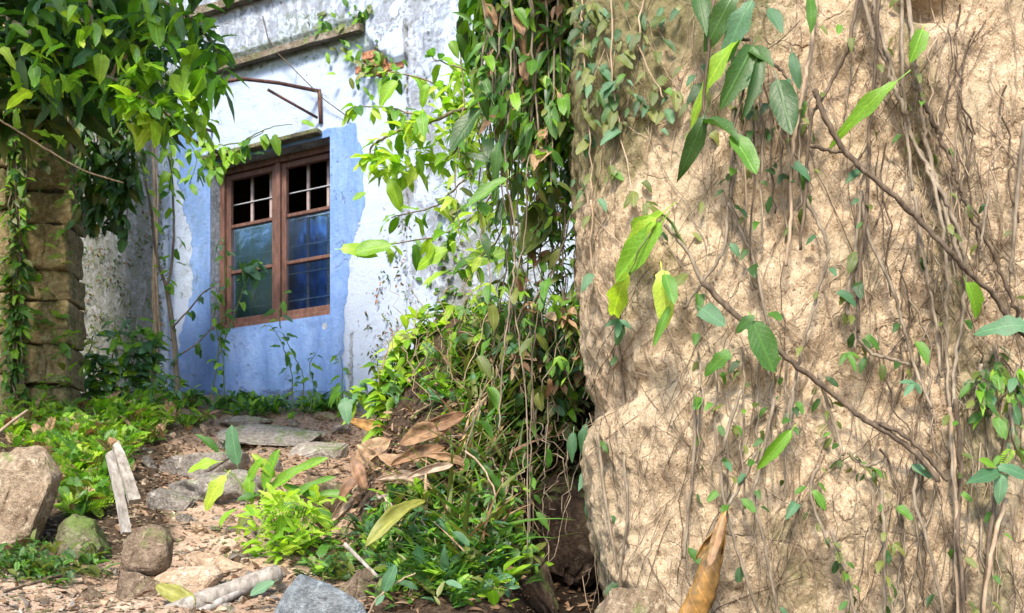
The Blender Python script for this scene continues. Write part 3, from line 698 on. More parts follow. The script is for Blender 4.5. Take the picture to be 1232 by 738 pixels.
def leaf_me(kind, k, mat):
    key = (kind, k, mat)
    if key not in LM:
        v, f, uv = geo(kind, True, k); me = bpy.data.meshes.new('leaf'); me.from_pydata(v.tolist(), [], f); me.update()
        ul = me.uv_layers.new(name='UVMap'); li = [l.vertex_index for l in me.loops]
        ul.data.foreach_set('uv', np.array([uv[i] for i in li], dtype=np.float32).reshape(-1))
        me.materials.append(M[mat]); me.shade_smooth(); LM[key] = me
    return LM[key]
def join_leaves(name, items, parent, kind='stuff', loc=None):
    """items: (Matrix, kind, k, mat) -> one mesh"""
    loc = loc if loc is not None else (wl(parent) if parent else Vector((0, 0, 0)))
    V = []; Fs = []; UV = []; MI = []; mats = []; off = 0
    groups = {}
    for it in items: groups.setdefault((it[1], it[2] % 3, it[3]), []).append(it[0])
    for (kd, k, mat), ms in groups.items():
        v, f, uv = geo(kd, False, k); n = len(v)
        if mat not in mats: mats.append(mat)
        mi = mats.index(mat)
        Mx = np.array([[list(r) for r in m_] for m_ in ms]); vh = np.concatenate([v, np.ones((n, 1))], 1)
        w_ = np.einsum('mij,nj->mni', Mx, vh)[:, :, :3].reshape(-1, 3); V.append(w_)
        fa = np.array(f); q = (fa[None] + (np.arange(len(ms)) * n)[:, None, None]).reshape(-1, 4) + off; Fs.append(q)
        UV.append(np.tile(np.array(uv)[fa].reshape(-1, 2), (len(ms), 1))); MI.append(np.full(len(q), mi)); off += n * len(ms)
    V = np.concatenate(V) - np.array(loc); Fs = np.concatenate(Fs); UV = np.concatenate(UV); MI = np.concatenate(MI)
    me = bpy.data.meshes.new(name)
    me.vertices.add(len(V)); me.vertices.foreach_set('co', V.astype(np.float32).reshape(-1))
    me.loops.add(len(Fs) * 4); me.loops.foreach_set('vertex_index', Fs.astype(np.int32).reshape(-1))
    me.polygons.add(len(Fs)); me.polygons.foreach_set('loop_start', (np.arange(len(Fs)) * 4).astype(np.int32)); me.polygons.foreach_set('material_index', MI.astype(np.int32))
    ul = me.uv_layers.new(name='UVMap'); ul.data.foreach_set('uv', UV.astype(np.float32).reshape(-1))
    for mt in mats: me.materials.append(M[mt])
    me.update(calc_edges=True); me.shade_smooth()
    o = link(name, me, parent, (0, 0, 0) if parent else loc)
    if kind: o['kind'] = kind
    return o
def leaf_M(pos, tip, nrm_, ln, wd):
    y = Vector(tip).normalized(); z = Vector(nrm_); z = z - y * z.dot(y)
    if z.length < 1e-3: z = y.orthogonal()
    z.normalize(); x = y.cross(z)
    m = Matrix(((x.x * wd, y.x * ln, z.x * ln, pos[0]), (x.y * wd, y.y * ln, z.y * ln, pos[1]), (x.z * wd, y.z * ln, z.z * ln, pos[2]), (0, 0, 0, 1))); return m
def rv(r=random): 
    while True:
        v = Vector((r.uniform(-1, 1), r.uniform(-1, 1), r.uniform(-1, 1)))
        if 0.05 < v.length < 1: return v
def smooth_path(pts, n=6, jit=0.0, r=random):
    out = cat([Vector(p) for p in pts], n)
    if jit: out = [p + rv(r) * jit for p in out]
    return out
class Plant:
    cap = 300
    def __init__(s, name, label, cat_, base, group=None, cap=300, minpx=9):
        s.o = thing(name, label, cat_, base, group); s.leaves = []; s.stems = []; s.cap = cap; s.minpx = minpx; s.lname = 'leaf'
    def stem(s, pts, r0, r1, mat='stem_brown', n=5, jit=0.0, sides=6, name='stem'):
        p = smooth_path(pts, n, jit); k = len(p); s.stems.append((p, [r0 + (r1 - r0) * i / (k - 1) for i in range(k)], mat, sides, name)); return p
    def leaf(s, pos, tip, nrm_, ln, kind='ovate', mat='leaf_mid', asp=1.0):
        s.leaves.append((leaf_M(pos, tip, nrm_, ln, ln * asp), kind, random.randrange(3), mat, ln, ln / max(0.5, pos[1]) * F))
    def along(s, path, n, size, kinds, mats, droop=0.5, toward=0.5, t0=0.0, t1=1.0, asp=1.0, petiole=0.02):
        for i in range(n):
            t = t0 + (t1 - t0) * (i + random.random() * 0.7) / n; q = t * (len(path) - 1); a = int(min(q, len(path) - 2)); p = path[a].lerp(path[a + 1], q - a)
            d = rv(); d.z = d.z * 0.4 - droop; d.y -= toward * random.random(); d.normalize()
            nn = Vector((random.uniform(-.5, .5), -0.55 + random.uniform(-.5, .4), 0.8)); ln = random.uniform(*size)
            s.leaf(p + d * petiole, d, nn, ln, random.choice(kinds), random.choice(mats), asp)
    def cloud(s, c, rad, n, size, kinds, mats, droop=0.3, shell=0.0, asp=1.0, up=0.8):
        for i in range(n):
            v = rv(); 
            if shell: v = v.normalized() * random.uniform(shell, 1)
            p = Vector((c[0] + v.x * rad[0], c[1] + v.y * rad[1], c[2] + v.z * rad[2]))
            d = rv(); d.z = d.z * 0.5 - droop; d.normalize()
            nn = Vector((random.uniform(-.6, .6), random.uniform(-.9, .3), up))
            s.leaf(p, d, nn, random.uniform(*size), random.choice(kinds), random.choice(mats), asp)
    def done(s):
        L0 = s.o.location
        # stems: thick ones singly, by material
        groups = {}
        for st in s.stems: groups.setdefault((st[4], st[2]), []).append(st)
        for (nm, mat), sts in groups.items():
            if len(sts) <= 8:
                for (p, r, m_, sd, _) in sts:
                    mb = MB(); mb.tube(p, r, sd); part_mb(nm, mb, M[m_], s.o, True)
            else:
                sts = sorted(sts, key=lambda q: -max(q[1]))
                for (p, r, m_, sd, _) in sts[:6]:
                    mb = MB(); mb.tube(p, r, sd); part_mb(nm, mb, M[m_], s.o, True)
                mb = MB()
                for (p, r, m_, sd, _) in sts[6:]: mb.tube(p, r, sd, False)
                o = part_mb('fine_stems', mb, M[mat], s.o, True); o['kind'] = 'stuff'
        inv = Matrix.Translation(-L0)
        big = sorted(s.leaves, key=lambda l: -l[5]); ones = [l for l in big[:s.cap] if l[5] >= s.minpx]; rest = big[len(ones):]
        for (m_, kd, k, mat, ln, _) in ones:
            o = bpy.data.objects.new(s.lname, leaf_me(kd, k, mat)); C.objects.link(o); o.parent = s.o; o.matrix_local = inv @ m_
        if rest: join_leaves('foliage', [(l[0], l[1], l[2], l[3]) for l in rest], s.o)
        return s.o

exec_order = []
# ---------------------------------------------------------------- stones
def stone(name, label, c, dims, seed, mat, cat_='stone', angular=True, rot=(0, 0, 0), group=None, rough=0.05, sub=3):
    r = random.Random(seed); bm = bmesh.new()
    if angular:
        for _ in range(15):
            v = Vector((r.gauss(0, 1), r.gauss(0, 1), r.gauss(0, 1))).normalized(); v = Vector([max(-.8, min(.8, q * r.uniform(.95, 1.2))) for q in v]); bm.verts.new(v * 0.62)
        bmesh.ops.convex_hull(bm, input=bm.verts[:]); 
        for v in [v for v in bm.verts if not v.link_faces]: bm.verts.remove(v)
        bmesh.ops.bevel(bm, geom=bm.edges[:], offset=0.045, segments=2, affect='EDGES')
        bmesh.ops.triangulate(bm, faces=bm.faces[:])
        bmesh.ops.subdivide_edges(bm, edges=bm.edges[:], cuts=3, use_grid_fill=True)
        bmesh.ops.triangulate(bm, faces=bm.faces[:])
    else:
        bmesh.ops.create_icosphere(bm, subdivisions=sub + 1, radius=0.5)
    for v in bm.verts:
        p = v.co.copy(); n = p.normalized()
        a = fnoise(p.x * 1.6 + seed, p.y * 1.6, p.z * 1.6, 3) * rough * (1.2 if angular else 4) + fnoise(p.x * 7 + seed, p.y * 7, p.z * 7, 4) * rough * 0.6
        q = p + n * a; v.co = Vector((q.x * dims[0], q.y * dims[1], q.z * dims[2]))
    me = bpy.data.meshes.new(name); bm.to_mesh(me); bm.free(); me.materials.append(M[mat]); me.shade_smooth()
    try:
        me.set_sharp_from_angle(angle=math.radians(50))
    except Exception: pass
    o = link(name, me, None, c); o.rotation_euler = rot; tag(o, label, cat_, group); return o
def on_ground(px, py, lift=0.0):
    h, n = ghit(px, py)
    if h is None: h = P(px, py, 4)
    return Vector((h.x, h.y, h.z + lift))
def S(px, Y): return px * Y / F
stone('stone', 'dark narrow stone propping up the brown upright stone', P(172, 712, 3.0), (S(66, 3.0), .12, S(54, 3)), 13, 'stone_brown')
stone('stone', 'small pale wedge of stone in front of the boards on the path', P(255, 680, 3.4), (S(70, 3.4), .2, S(30, 3.4)), 19, 'stone_sun', rot=(.1, -.1, .8))
g = on_ground(206, 612, .02); stone('stone', 'rounded grey stone right of the leaning boards', g, (S(56, g.y), .18, S(48, g.y)), 23, 'stone_grey', rot=(0, 0, .3))
g = on_ground(262, 600, .0); stone('stone', 'wide grey lump of broken mortar above the sandy path', g, (S(100, g.y), .3, S(46, g.y)), 29, 'stone_grey', angular=False, rough=.08)
g = on_ground(238, 572, .03); stone('stone', 'long low grey stone lying between ferns and broad leaves', g, (S(120, g.y), .22, S(44, g.y)), 31, 'stone_grey', rot=(0, -.25, .2))
g = on_ground(330, 530, .02); stone('paving_slab', 'flat pale concrete slab lying near the foot of the blue wall', g, (S(130, g.y), .5, .11), 38, 'concrete', 'slab', rot=(.3, 0, .3), rough=.02)
g = on_ground(385, 548, .02); stone('paving_slab', 'tilted pale concrete slab beside the heap of dry leaves', g, (S(75, g.y), .35, .11), 42, 'concrete', 'slab', rot=(.28, .05, -.3), rough=.02)
g = on_ground(300, 512, .02); stone('stone', 'flat greyish stone behind the concrete slab under the window', g, (S(60, g.y), .25, .08), 43, 'stone_grey')
g = P(400, 605, 4.1); stone('stone', 'brown stone half buried in the bank below the dry leaves', g, (S(70, 4.1), .25, S(70, 4.1)), 47, 'stone_brown')
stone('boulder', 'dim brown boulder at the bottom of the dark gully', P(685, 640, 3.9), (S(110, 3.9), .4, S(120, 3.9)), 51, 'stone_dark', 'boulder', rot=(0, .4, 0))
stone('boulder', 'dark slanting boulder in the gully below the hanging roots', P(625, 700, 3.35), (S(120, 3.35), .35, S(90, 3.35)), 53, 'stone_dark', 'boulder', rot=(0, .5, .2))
stone('boulder', 'shaded rock wedged against the foot of the rock face', P(760, 738, 2.74), (S(84, 2.7), .2, S(60, 2.7)), 57, 'stone_tan', 'boulder')
stone('stone', 'brown flaky stone behind the grey tile fragment', P(432, 708, 3.0), (S(62, 3), .14, S(48, 3)), 59, 'stone_brown', rot=(.2, .3, 0))
def poly_stone(name, label, poly, Y, depth, seed, mat, cat_='stone', rough=.012, group=None):
    r = random.Random(seed); bm = bmesh.new(); cx = sum(p[0] for p in poly) / len(poly); cy = sum(p[1] for p in poly) / len(poly)
    c = P(cx, cy, Y + depth / 2)
    for (x, y) in poly:
        bm.verts.new(P(x, y, Y + depth * .15 + r.uniform(0, .12) * depth) - c); k = .72; bm.verts.new(P(cx + (x - cx) * k, cy + (y - cy) * k, Y + r.uniform(-.03, .03) * depth) - c)
        bm.verts.new(P(cx + (x - cx) * .85 * Y / (Y + depth) + 10, cy + (y - cy) * .85, Y + depth) - c)
    res = bmesh.ops.convex_hull(bm, input=bm.verts[:])
    for v in [v for v in bm.verts if not v.link_faces]: bm.verts.remove(v)
    sz = abs(P(cx, 0, Y).x - P(cx + 30, 0, Y).x)
    bmesh.ops.bevel(bm, geom=bm.edges[:], offset=sz * .07, segments=1, affect='EDGES')
    bmesh.ops.triangulate(bm, faces=bm.faces[:])
    bmesh.ops.subdivide_edges(bm, edges=bm.edges[:], cuts=5, use_grid_fill=True)
    for v in bm.verts:
        p = v.co; n = p.normalized(); v.co = p + n * (fnoise(p.x * 9 + seed, p.y * 9, p.z * 9, 4) * rough + fnoise(p.x * 40 + seed, p.y * 40, p.z * 40, 3) * rough * .35)
    me = bpy.data.meshes.new(name); bm.to_mesh(me); bm.free(); me.materials.append(M[mat]); me.shade_smooth()
    try: me.set_sharp_from_angle(angle=math.radians(35))
    except Exception: pass
    return tag(link(name, me, None, c), label, cat_, group)
poly_stone('boulder', 'big tan boulder with a flat sunlit face at the left edge of the path', [(-30, 560), (20, 538), (50, 536), (76, 572), (58, 610), (44, 652), (8, 674), (-30, 680)], 3.6, .4, 21, 'stone_tan', 'boulder', .016)
poly_stone('boulder', 'low green mossy boulder wedged beside the big tan boulder', [(60, 660), (70, 632), (88, 618), (112, 626), (132, 662), (120, 680), (70, 684)], 3.62, .25, 5, 'stone_moss', 'boulder')
poly_stone('stone', 'brown upright stone standing on the path beside the pale sunlit stone', [(148, 652), (176, 632), (196, 634), (206, 648), (204, 680), (186, 694), (158, 692), (148, 680)], 3.0, .15, 9, 'stone_brown')
poly_stone('stone', 'flat pale orange sunlit stone beside the fallen yellow leaf', [(176, 712), (186, 694), (214, 682), (262, 680), (270, 692), (252, 716), (214, 728), (182, 728)], 2.95, .2, 17, 'stone_sun', rough=.005)
# loose stones of the path, alike
rs = random.Random(4)
spots = [(60, 700, 'tan', 'small tan stone on the sand below the mossy boulder'), (112, 722, 'brown', 'small brown stone near the lower left corner of the path'), (140, 692, 'grey', 'small grey stone touching the dark prop stone'), (292, 662, 'sun', 'pale pebble sized stone beside the lime green clump'),
    (300, 640, 'grey', 'grey stone behind the lime green clump on the path'), (275, 630, 'tan', 'tan stone in the middle of the sandy path'), (238, 640, 'sun', 'pale stone in the sand right of the upright brown stone'), (222, 628, 'grey', 'small grey stone just below the rounded grey stone'),
    (130, 655, 'brown', 'brown stone at the foot of the leaning boards'), (345, 616, 'tan', 'tan stone between the lime clump and broad leaves'), (180, 562, 'grey', 'grey stone among ferns behind the leaning boards'), (212, 545, 'brown', 'brown stone at the upper left end of the long grey stone'),
    (300, 562, 'tan', 'tan stone below the flat concrete slab'), (332, 566, 'grey', 'grey stone below the gap between two concrete slabs'), (268, 540, 'grey', 'grey stone left of the flat concrete slab'), (282, 520, 'brown', 'brown stone behind the bluish upright leaf'),
    (352, 512, 'grey', 'grey stone behind the flat concrete slab near the blue wall'), (392, 506, 'tan', 'tan stone at the foot of the blue wall under the window'), (412, 522, 'grey', 'grey stone left of the orange curled leaf'), (246, 522, 'tan', 'tan stone at the edge of the ferns below the sapling'),
    (402, 572, 'sun', 'pale stone below the tilted slab beside the dry leaves'), (22, 694, 'grey', 'grey stone at the left frame edge below the big boulder'), (50, 724, 'sun', 'pale stone in the lowest left corner of the path')]
for i, (px, py, mt, lab) in enumerate(spots):
    g = on_ground(px, py); s_ = rs.uniform(12, 22) * g.y / F
    stone('loose_stone', lab, g + Vector((0, 0, s_ * .2)), (s_ * rs.uniform(1, 1.6), s_, s_ * rs.uniform(.6, .9)), 100 + i, 'stone_' + mt, group='loose stones on the path', rot=(rs.random(), rs.random(), rs.random() * 3))
# fine gravel
gr_mb = MB(); rs = random.Random(12)
for i in range(2600):
    px = rs.uniform(-20, 430); py = rs.uniform(500, 745); h, n_ = ghit(px, py)
    if h is None or h.y > 7.3: continue
    s_ = rs.uniform(.004, .013); b = len(gr_mb.v)
    for k in range(6):
        d = [(1, 0, 0), (-1, 0, 0), (0, 1, 0), (0, -1, 0), (0, 0, .7), (0, 0, -.7)][k]
        gr_mb.v.append((h.x + d[0] * s_ * rs.uniform(.6, 1.3), h.y + d[1] * s_ * rs.uniform(.6, 1.3), h.z + d[2] * s_ + .002))
    for f in ((0, 2, 4), (2, 1, 4), (1, 3, 4), (3, 0, 4), (2, 0, 5), (1, 2, 5), (3, 1, 5), (0, 3, 5)): gr_mb.f.append(tuple(b + q for q in f))
o = link('gravel', gr_mb.mesh('gravel', M['stone_tan'])); tag(o, 'fine gravel and crumbs of soil strewn over the path', 'gravel', None, 'stuff')

rb = bmesh.new(); rs = random.Random(44)
for i in range(330):
    px = rs.choice([rs.uniform(150, 420), rs.uniform(0, 330)]); py = rs.uniform(500, 740) if px > 150 else rs.uniform(685, 740); h, n_ = ghit(px, py)
    if h is None or h.y > 7.3: continue
    s_ = rs.uniform(.010, .032) * (1.0 if rs.random() < .8 else 1.5); vs = [rb.verts.new(h + Vector((rs.gauss(0, 1), rs.gauss(0, 1), rs.gauss(0, .6))).normalized() * s_ * rs.uniform(.6, 1.1)) for _ in range(9)]
    r_ = bmesh.ops.convex_hull(rb, input=vs); 
for v in [v for v in rb.verts if not v.link_faces]: rb.verts.remove(v)
me = bpy.data.meshes.new('rubble'); rb.to_mesh(me); rb.free(); me.materials.append(M['stone_grey']); me.materials.append(M['stone_sun']); me.materials.append(M['stone_brown'])
rn = random.Random(3); comp = {}
for p_ in me.polygons: p_.material_index = int((noise.noise(me.vertices[p_.vertices[0]].co * 9) + 1) * 40) % 3
tag(link('rubble', me), 'small angular broken stones scattered up the path', 'rubble', None, 'stuff')
mb = MB()
for i in range(170):
    px, py = rs.uniform(-10, 700), rs.uniform(490, 740); h, n_ = ghit(px, py)
    if h is None or h.y > 7.3: continue
    d = rv(rs); d.z *= .25; ln = rs.uniform(.05, .22); q = h + Vector((0, 0, .01)); mb.tube([q, q + d * ln * .5 + rv(rs) * .012, q + d * ln], [.003, .0025, .0015], 5, False)
tag(link('fallen_twigs', mb.mesh('fallen_twigs', M['stem_brown'], True)), 'thin fallen twigs littering the slope', 'twigs', None, 'stuff')

# ---------------------------------------------------------------- boards, log, tile, sticks
def plank(label, pa, pb, wd, th, mat, twist=0.0, name='board', face=Vector((1, -1.2, 0.2))):
    a, b = Vector(pa), Vector(pb); d = (b - a); ln = d.length; d.normalize(); x = d.cross(face).normalized(); y = x.cross(d)
    mb = MB(); n = 10; r = random.Random(hash(label) % 1000 if False else len(label))
    for i in range(n + 1):
        t = i / n; ww = wd * (1 - 0.25 * t + 0.08 * r.uniform(-1, 1)); c = a + d * ln * t + y * 0.012 * math.sin(t * 3)
        tip = 0.0 if i < n else 0.25
        for (sx, sy) in ((-1, -1), (1, -1), (1, 1), (-1, 1)): mb.v.append(tuple(c + x * sx * ww / 2 + y * sy * th / 2 + d * (tip * wd * sx)))
    for i in range(n):
        for k in range(4): mb.f.append((i * 4 + k, i * 4 + (k + 1) % 4, i * 4 + 4 + (k + 1) % 4, i * 4 + 4 + k))
    mb.f.append((3, 2, 1, 0)); mb.f.append((4 * n, 4 * n + 1, 4 * n + 2, 4 * n + 3))
    base = a; me = mb.mesh(name, M[mat], False, base); bm = bmesh.new(); bm.from_mesh(me); bmesh.ops.recalc_face_normals(bm, faces=bm.faces); bm.to_mesh(me); bm.free()
    return tag(link(name, me, None, base), label, 'board')
plank('weathered grey board leaning upright, the nearer of a leaning pair', P(152, 642, 3.66), P(131, 545, 3.76), S(11, 3.8), .02, 'wood_pale', face=Vector((.9, -1, .1)))
plank('pale split board leaning behind the nearer grey board', P(162, 604, 3.62), P(139, 536, 3.72), S(13, 3.7), .03, 'wood_grey', face=Vector((.6, -1, .1)))
def log(label, pts, r0, r1, mat, name='log', cat_='log', sides=10):
    p = smooth_path(pts, 6, 0); mb = MB(); k = len(p)
    rad = [(r0 + (r1 - r0) * i / (k - 1)) * (1 + .12 * fnoise(i * .7, r0 * 50, 0)) for i in range(k)]
    mb.tube(p, rad, sides); base = p[0]; return tag(link(name, mb.mesh(name, M[mat], True, base), None, base), label, cat_)
log('grey weathered log lying slantwise at the bottom of the path', [P(188, 748, 2.75), P(250, 722, 2.85), P(335, 690, 3.0)], .034, .028, 'wood_grey')
log('short thin grey branch lying below the lime green clump', [P(240, 738, 2.8), P(290, 712, 2.9), P(322, 705, 3.0)], .014, .01, 'wood_pale')
poly_stone('slab_fragment', 'grey broken slab fragment at the bottom of the bank', [(322, 752), (340, 712), (360, 690), (398, 704), (436, 726), (446, 752)], 2.62, .16, 77, 'slab_grey', 'slab', .003)
def stick(label, pts, r0=.006, r1=.003, mat='stem_tan'):
    return log(label, pts, r0, r1, mat, 'stick', 'stick', 6)
stick('pale twig pointing up at the foot of the brown pillar', [P(-6, 524, 4.2), P(14, 508, 4.3), P(33, 494, 4.4)], .008, .006)
stick('long thin grey twig lying on the bank above the yellow leaf', [P(455, 600, 3.5), P(500, 585, 3.6), P(540, 570, 3.7)], .008, .004, 'wood_grey')
stick('short broken twig slanting out of the bank near the brown flaky stone', [P(415, 655, 3.1), P(440, 680, 3.05), P(462, 702, 3.0)], .008, .005, 'wood_grey')
stick('thin bent twig lying on sand near the dark prop stone', [P(5, 712, 3.1), P(40, 702, 3.2), P(80, 690, 3.3)], .006, .003, 'stem_dark')
stick('dark twig resting behind the broad leaf plant', [P(215, 605, 3.6), P(240, 590, 4.2), P(268, 560, 4.4)], .006, .004, 'stem_dark') if False else None

# ---------------------------------------------------------------- big curled dry leaves
def curled(label, base, tip, wd, roll, mat, name='dry_leaf', face=Vector((0, -1, .6)), group=None, sag=0.1, n=14, m_=8, pinch=0.8, curl=.2):
    a, b = Vector(base), Vector(tip); d = b - a; ln = d.length; d.normalize(); x = d.cross(face).normalized(); z = x.cross(d).normalized()
    mb = MB(); uv = []
    for i in range(n + 1):
        t = i / n; w_ = wd * max(.03, 1.82 * t ** .6 * (1 - t) ** .62) * (1 + .1 * fnoise(t * 7, wd * 90, 1, 2))
        rl = roll * (1 - .3 * t) + .2 * math.sin(t * 5)
        for j in range(m_ + 1):
            s_ = (j / m_ - .5) * 2; ang = s_ * rl; R = w_ / (2 * max(rl, .05))
            p = a + d * ln * t + x * (math.sin(ang) * R) + z * ((1 - math.cos(ang)) * R - sag * ln * math.sin(math.pi * t) + curl * ln * t * t * .3 + .22 * w_ * fnoise(t * 6, s_ * 2.5, wd * 77 + a.x * 9, 4) + .05 * w_ * math.sin(11 * t + 3 * s_) * abs(s_))
            mb.v.append(tuple(p)); uv.append((.5 + .5 * s_, t))
    for i in range(n):
        for j in range(m_): q = i * (m_ + 1) + j; mb.f.append((q, q + 1, q + m_ + 2, q + m_ + 1))
    me = mb.mesh(name, M[mat], True, a); ul = me.uv_layers.new(name='UVMap'); li = [l.vertex_index for l in me.loops]
    ul.data.foreach_set('uv', np.array([uv[i] for i in li], dtype=np.float32).reshape(-1))
    o = link(name, me, None, a); md = o.modifiers.new('thickness', 'SOLIDIFY'); md.thickness = .0016
    return tag(o, label, 'leaf', group)
rl_a, rl_b = chit(872, 616, .10), chit(822, 765, .14)
def rolled_leaf():
    d = rl_b - rl_a; ln = d.length; d.normalize(); x = d.cross(Vector((0, -1, 0))).normalized(); z = x.cross(d).normalized(); mb = MB(); uv = []; n, m_ = 30, 26
    if z.y > 0: z = -z
    for i in range(n + 1):
        t = i / n; R_ = float(np.interp(t, [0, .06, .2, .45, .7, .9, 1], [.003, .010, .018, .032, .040, .040, .03])) * (1 + .05 * math.sin(9 * t) + .07 * fnoise(t * 9, 0, 2, 2)); open_ = float(np.interp(t, [0, .1, .3, .5, 1], [.2, .7, 1.0, .25, .1]))
        for j in range(m_ + 1):
            s_ = j / m_; a = -math.pi * .42 + open_ * .5 + s_ * (2 * math.pi * 1.12 - open_ * 1.2); rr = R_ * (1 - .22 * s_) + .0015 * math.sin(20 * s_ + 3 * t) + .003 * fnoise(t * 22, s_ * 5, 4, 3) + .002 * math.sin(13 * t + 5 * s_)
            q = rl_a + d * ln * (t + .012 * math.sin(a)) - x * (.012 * math.sin(math.pi * t)) + x * (-math.cos(a + 1.9) * rr) + z * (math.sin(a + 1.9) * rr * .85)
            mb.v.append(tuple(q)); uv.append((s_, t))
    for i in range(n):
        for j in range(m_): q = i * (m_ + 1) + j; mb.f.append((q, q + 1, q + m_ + 2, q + m_ + 1))
    me = mb.mesh('dry_leaf', M['leaf_rust'], True, rl_a); ul = me.uv_layers.new(name='UVMap'); li = [l.vertex_index for l in me.loops]
    ul.data.foreach_set('uv', np.array([uv[i] for i in li], dtype=np.float32).reshape(-1))
    o = link('dry_leaf', me, None, rl_a); md = o.modifiers.new('thickness', 'SOLIDIFY'); md.thickness = .0012
    return tag(o, 'large rusty brown rolled leaf hanging in front of the rock face', 'leaf')
rl = rolled_leaf()
for nm_, a_, b_, w__, ro_, mt_, fc_ in (('torn_flap', (870, 626), (836, 672), 17, 1.5, 'leaf_rust', Vector((.6, -1, .2))), ('inner_fold', (870, 620), (852, 684), 17, .8, 'leaf_dry', Vector((-.2, -1, .1)))):
    c_ = curled('', chit(*a_, .155), chit(*b_, .172), S(w__, 2.5), ro_, mt_, nm_, face=fc_, n=10, m_=6, sag=.02); c_.location = c_.location - rl.location; c_.parent = rl; del c_['category']
curled('large orange brown curled leaf on top of the dry leaf heap', P(418, 506, ghit(440, 530)[0].y - .12), P(490, 545, ghit(440, 530)[0].y - .2), S(44, 4), 1.2, 'leaf_rust', sag=-.1)
curled('yellow green curled leaf drooping over the bank', P(512, 602, 3.25), P(440, 662, 3.1), S(30, 3.2), 1.1, 'leaf_yellow', sag=-.12)
curled('fallen yellow leaf lying against the pale sunlit stone', P(188, 704, 2.84), P(236, 728, 2.8), S(34, 2.85), .9, 'leaf_yellow', sag=.04)
curled('brown crumpled leaf lying left of the grey log', P(120, 722, 2.85), P(175, 742, 2.8), S(40, 2.8), 1.6, 'leaf_dry')
curled('long brown dried leaf hanging among dark creepers at the top', P(628, 22, 3.2), P(634, 108, 3.15), S(22, 3.2), 1.9, 'leaf_dry', face=Vector((0, -1, 0)))
curled('dark olive hood shaped leaf caught in the hanging stems', P(662, 232, 3.35), P(632, 312, 3.25), S(62, 3.3), 1.2, 'leaf_olive', face=Vector((-.3, -1, .4)), pinch=1.0)
curled('black shrivelled leaf tip left of the hanging stems', P(604, 238, 3.3), P(597, 274, 3.28), S(14, 3.3), 1.5, 'leaf_dark', face=Vector((0, -1, 0)))
curled('small orange dead leaf standing between the bank and rock face', P(698, 432, 3.7), P(702, 402, 3.68), S(14, 3.7), .9, 'leaf_rust', face=Vector((0, -1, 0)))
heap = [((425, 560), (470, 530), 30, 'broad brown dry leaf at the left end of the leaf heap'), ((440, 590), (425, 552), 24, 'upright brown dry leaf standing below the orange leaf'), ((470, 560), (535, 540), 26, 'long brown dry leaf across the middle of the heap'),
        ((452, 578), (520, 588), 28, 'flat tan dry leaf along the lower edge of the heap'), ((480, 535), (545, 512), 30, 'wide pinkish dry leaf right of the orange curled leaf'), ((500, 520), (560, 498), 24, 'highest pale dry leaf at the back of the heap'),
        ((430, 535), (455, 566), 26, 'dry leaf pointing down from under the orange leaf'), ((490, 575), (545, 560), 20, 'narrow dry leaf at the right end of the heap'), ((455, 548), (500, 574), 24, 'rolled dry leaf slanting down in the middle of the heap'),
        ((408, 605), (440, 570), 24, 'dry leaf leaning beside the half buried brown stone'), ((512, 548), (565, 560), 18, 'thin dry leaf touching the hanging stems'), ((398, 628), (425, 598), 24, 'lowest dry leaf fallen from the heap toward the path')]
for i, (a, b, w_, lab) in enumerate(heap):
    ga = ghit(*a)[0]; Y = min(ga.y, 4.2) - .30 - .02 * (i % 5); curled(lab, P(a[0], a[1], Y), P(b[0], b[1], Y + .03), S(w_ * 1.05, Y), .5 + (i % 4) * .5, ('leaf_dry', 'leaf_brown', 'leaf_dry', 'leaf_pale')[i % 4], group='dry leaves heaped on the bank', sag=-.1, n=10, m_=6, face=Vector((random.uniform(-.5, .5), -1, random.uniform(-.1, .8))))

# leaf litter and twigs: uncountable
items = []; rs = random.Random(31)
def scat(poly_fn, n, fn):
    for _ in range(n):
        px, py = poly_fn(rs); h, n_ = ghit(px, py)
        if h is None or h.y > 8: continue
        fn(h, n_)
def lit(h, n_):
    d = rv(rs); d.z *= .35; nn = Vector(n_) + rv(rs) * .6; items.append((leaf_M(h + Vector((0, 0, .008)), d, nn, rs.uniform(.018, .05), rs.uniform(.02, .05)), rs.choice(['ovate', 'lance']), rs.randrange(3), 'leaf_litter'))
scat(lambda r: (r.uniform(190, 480), r.uniform(485, 590)), 1500, lit)
scat(lambda r: (r.uniform(380, 720), r.uniform(440, 738)), 2600, lit)
scat(lambda r: (r.uniform(-10, 200), r.uniform(480, 680)), 600, lit)
scat(lambda r: (r.uniform(-10, 380), r.uniform(700, 745)), 110, lit)
scat(lambda r: (r.uniform(150, 420), r.uniform(580, 700)), 260, lit)
o = join_leaves('leaf_litter', items, None); tag(o, 'brown leaf litter covering the slope and the bank', 'leaf litter', None, 'stuff')

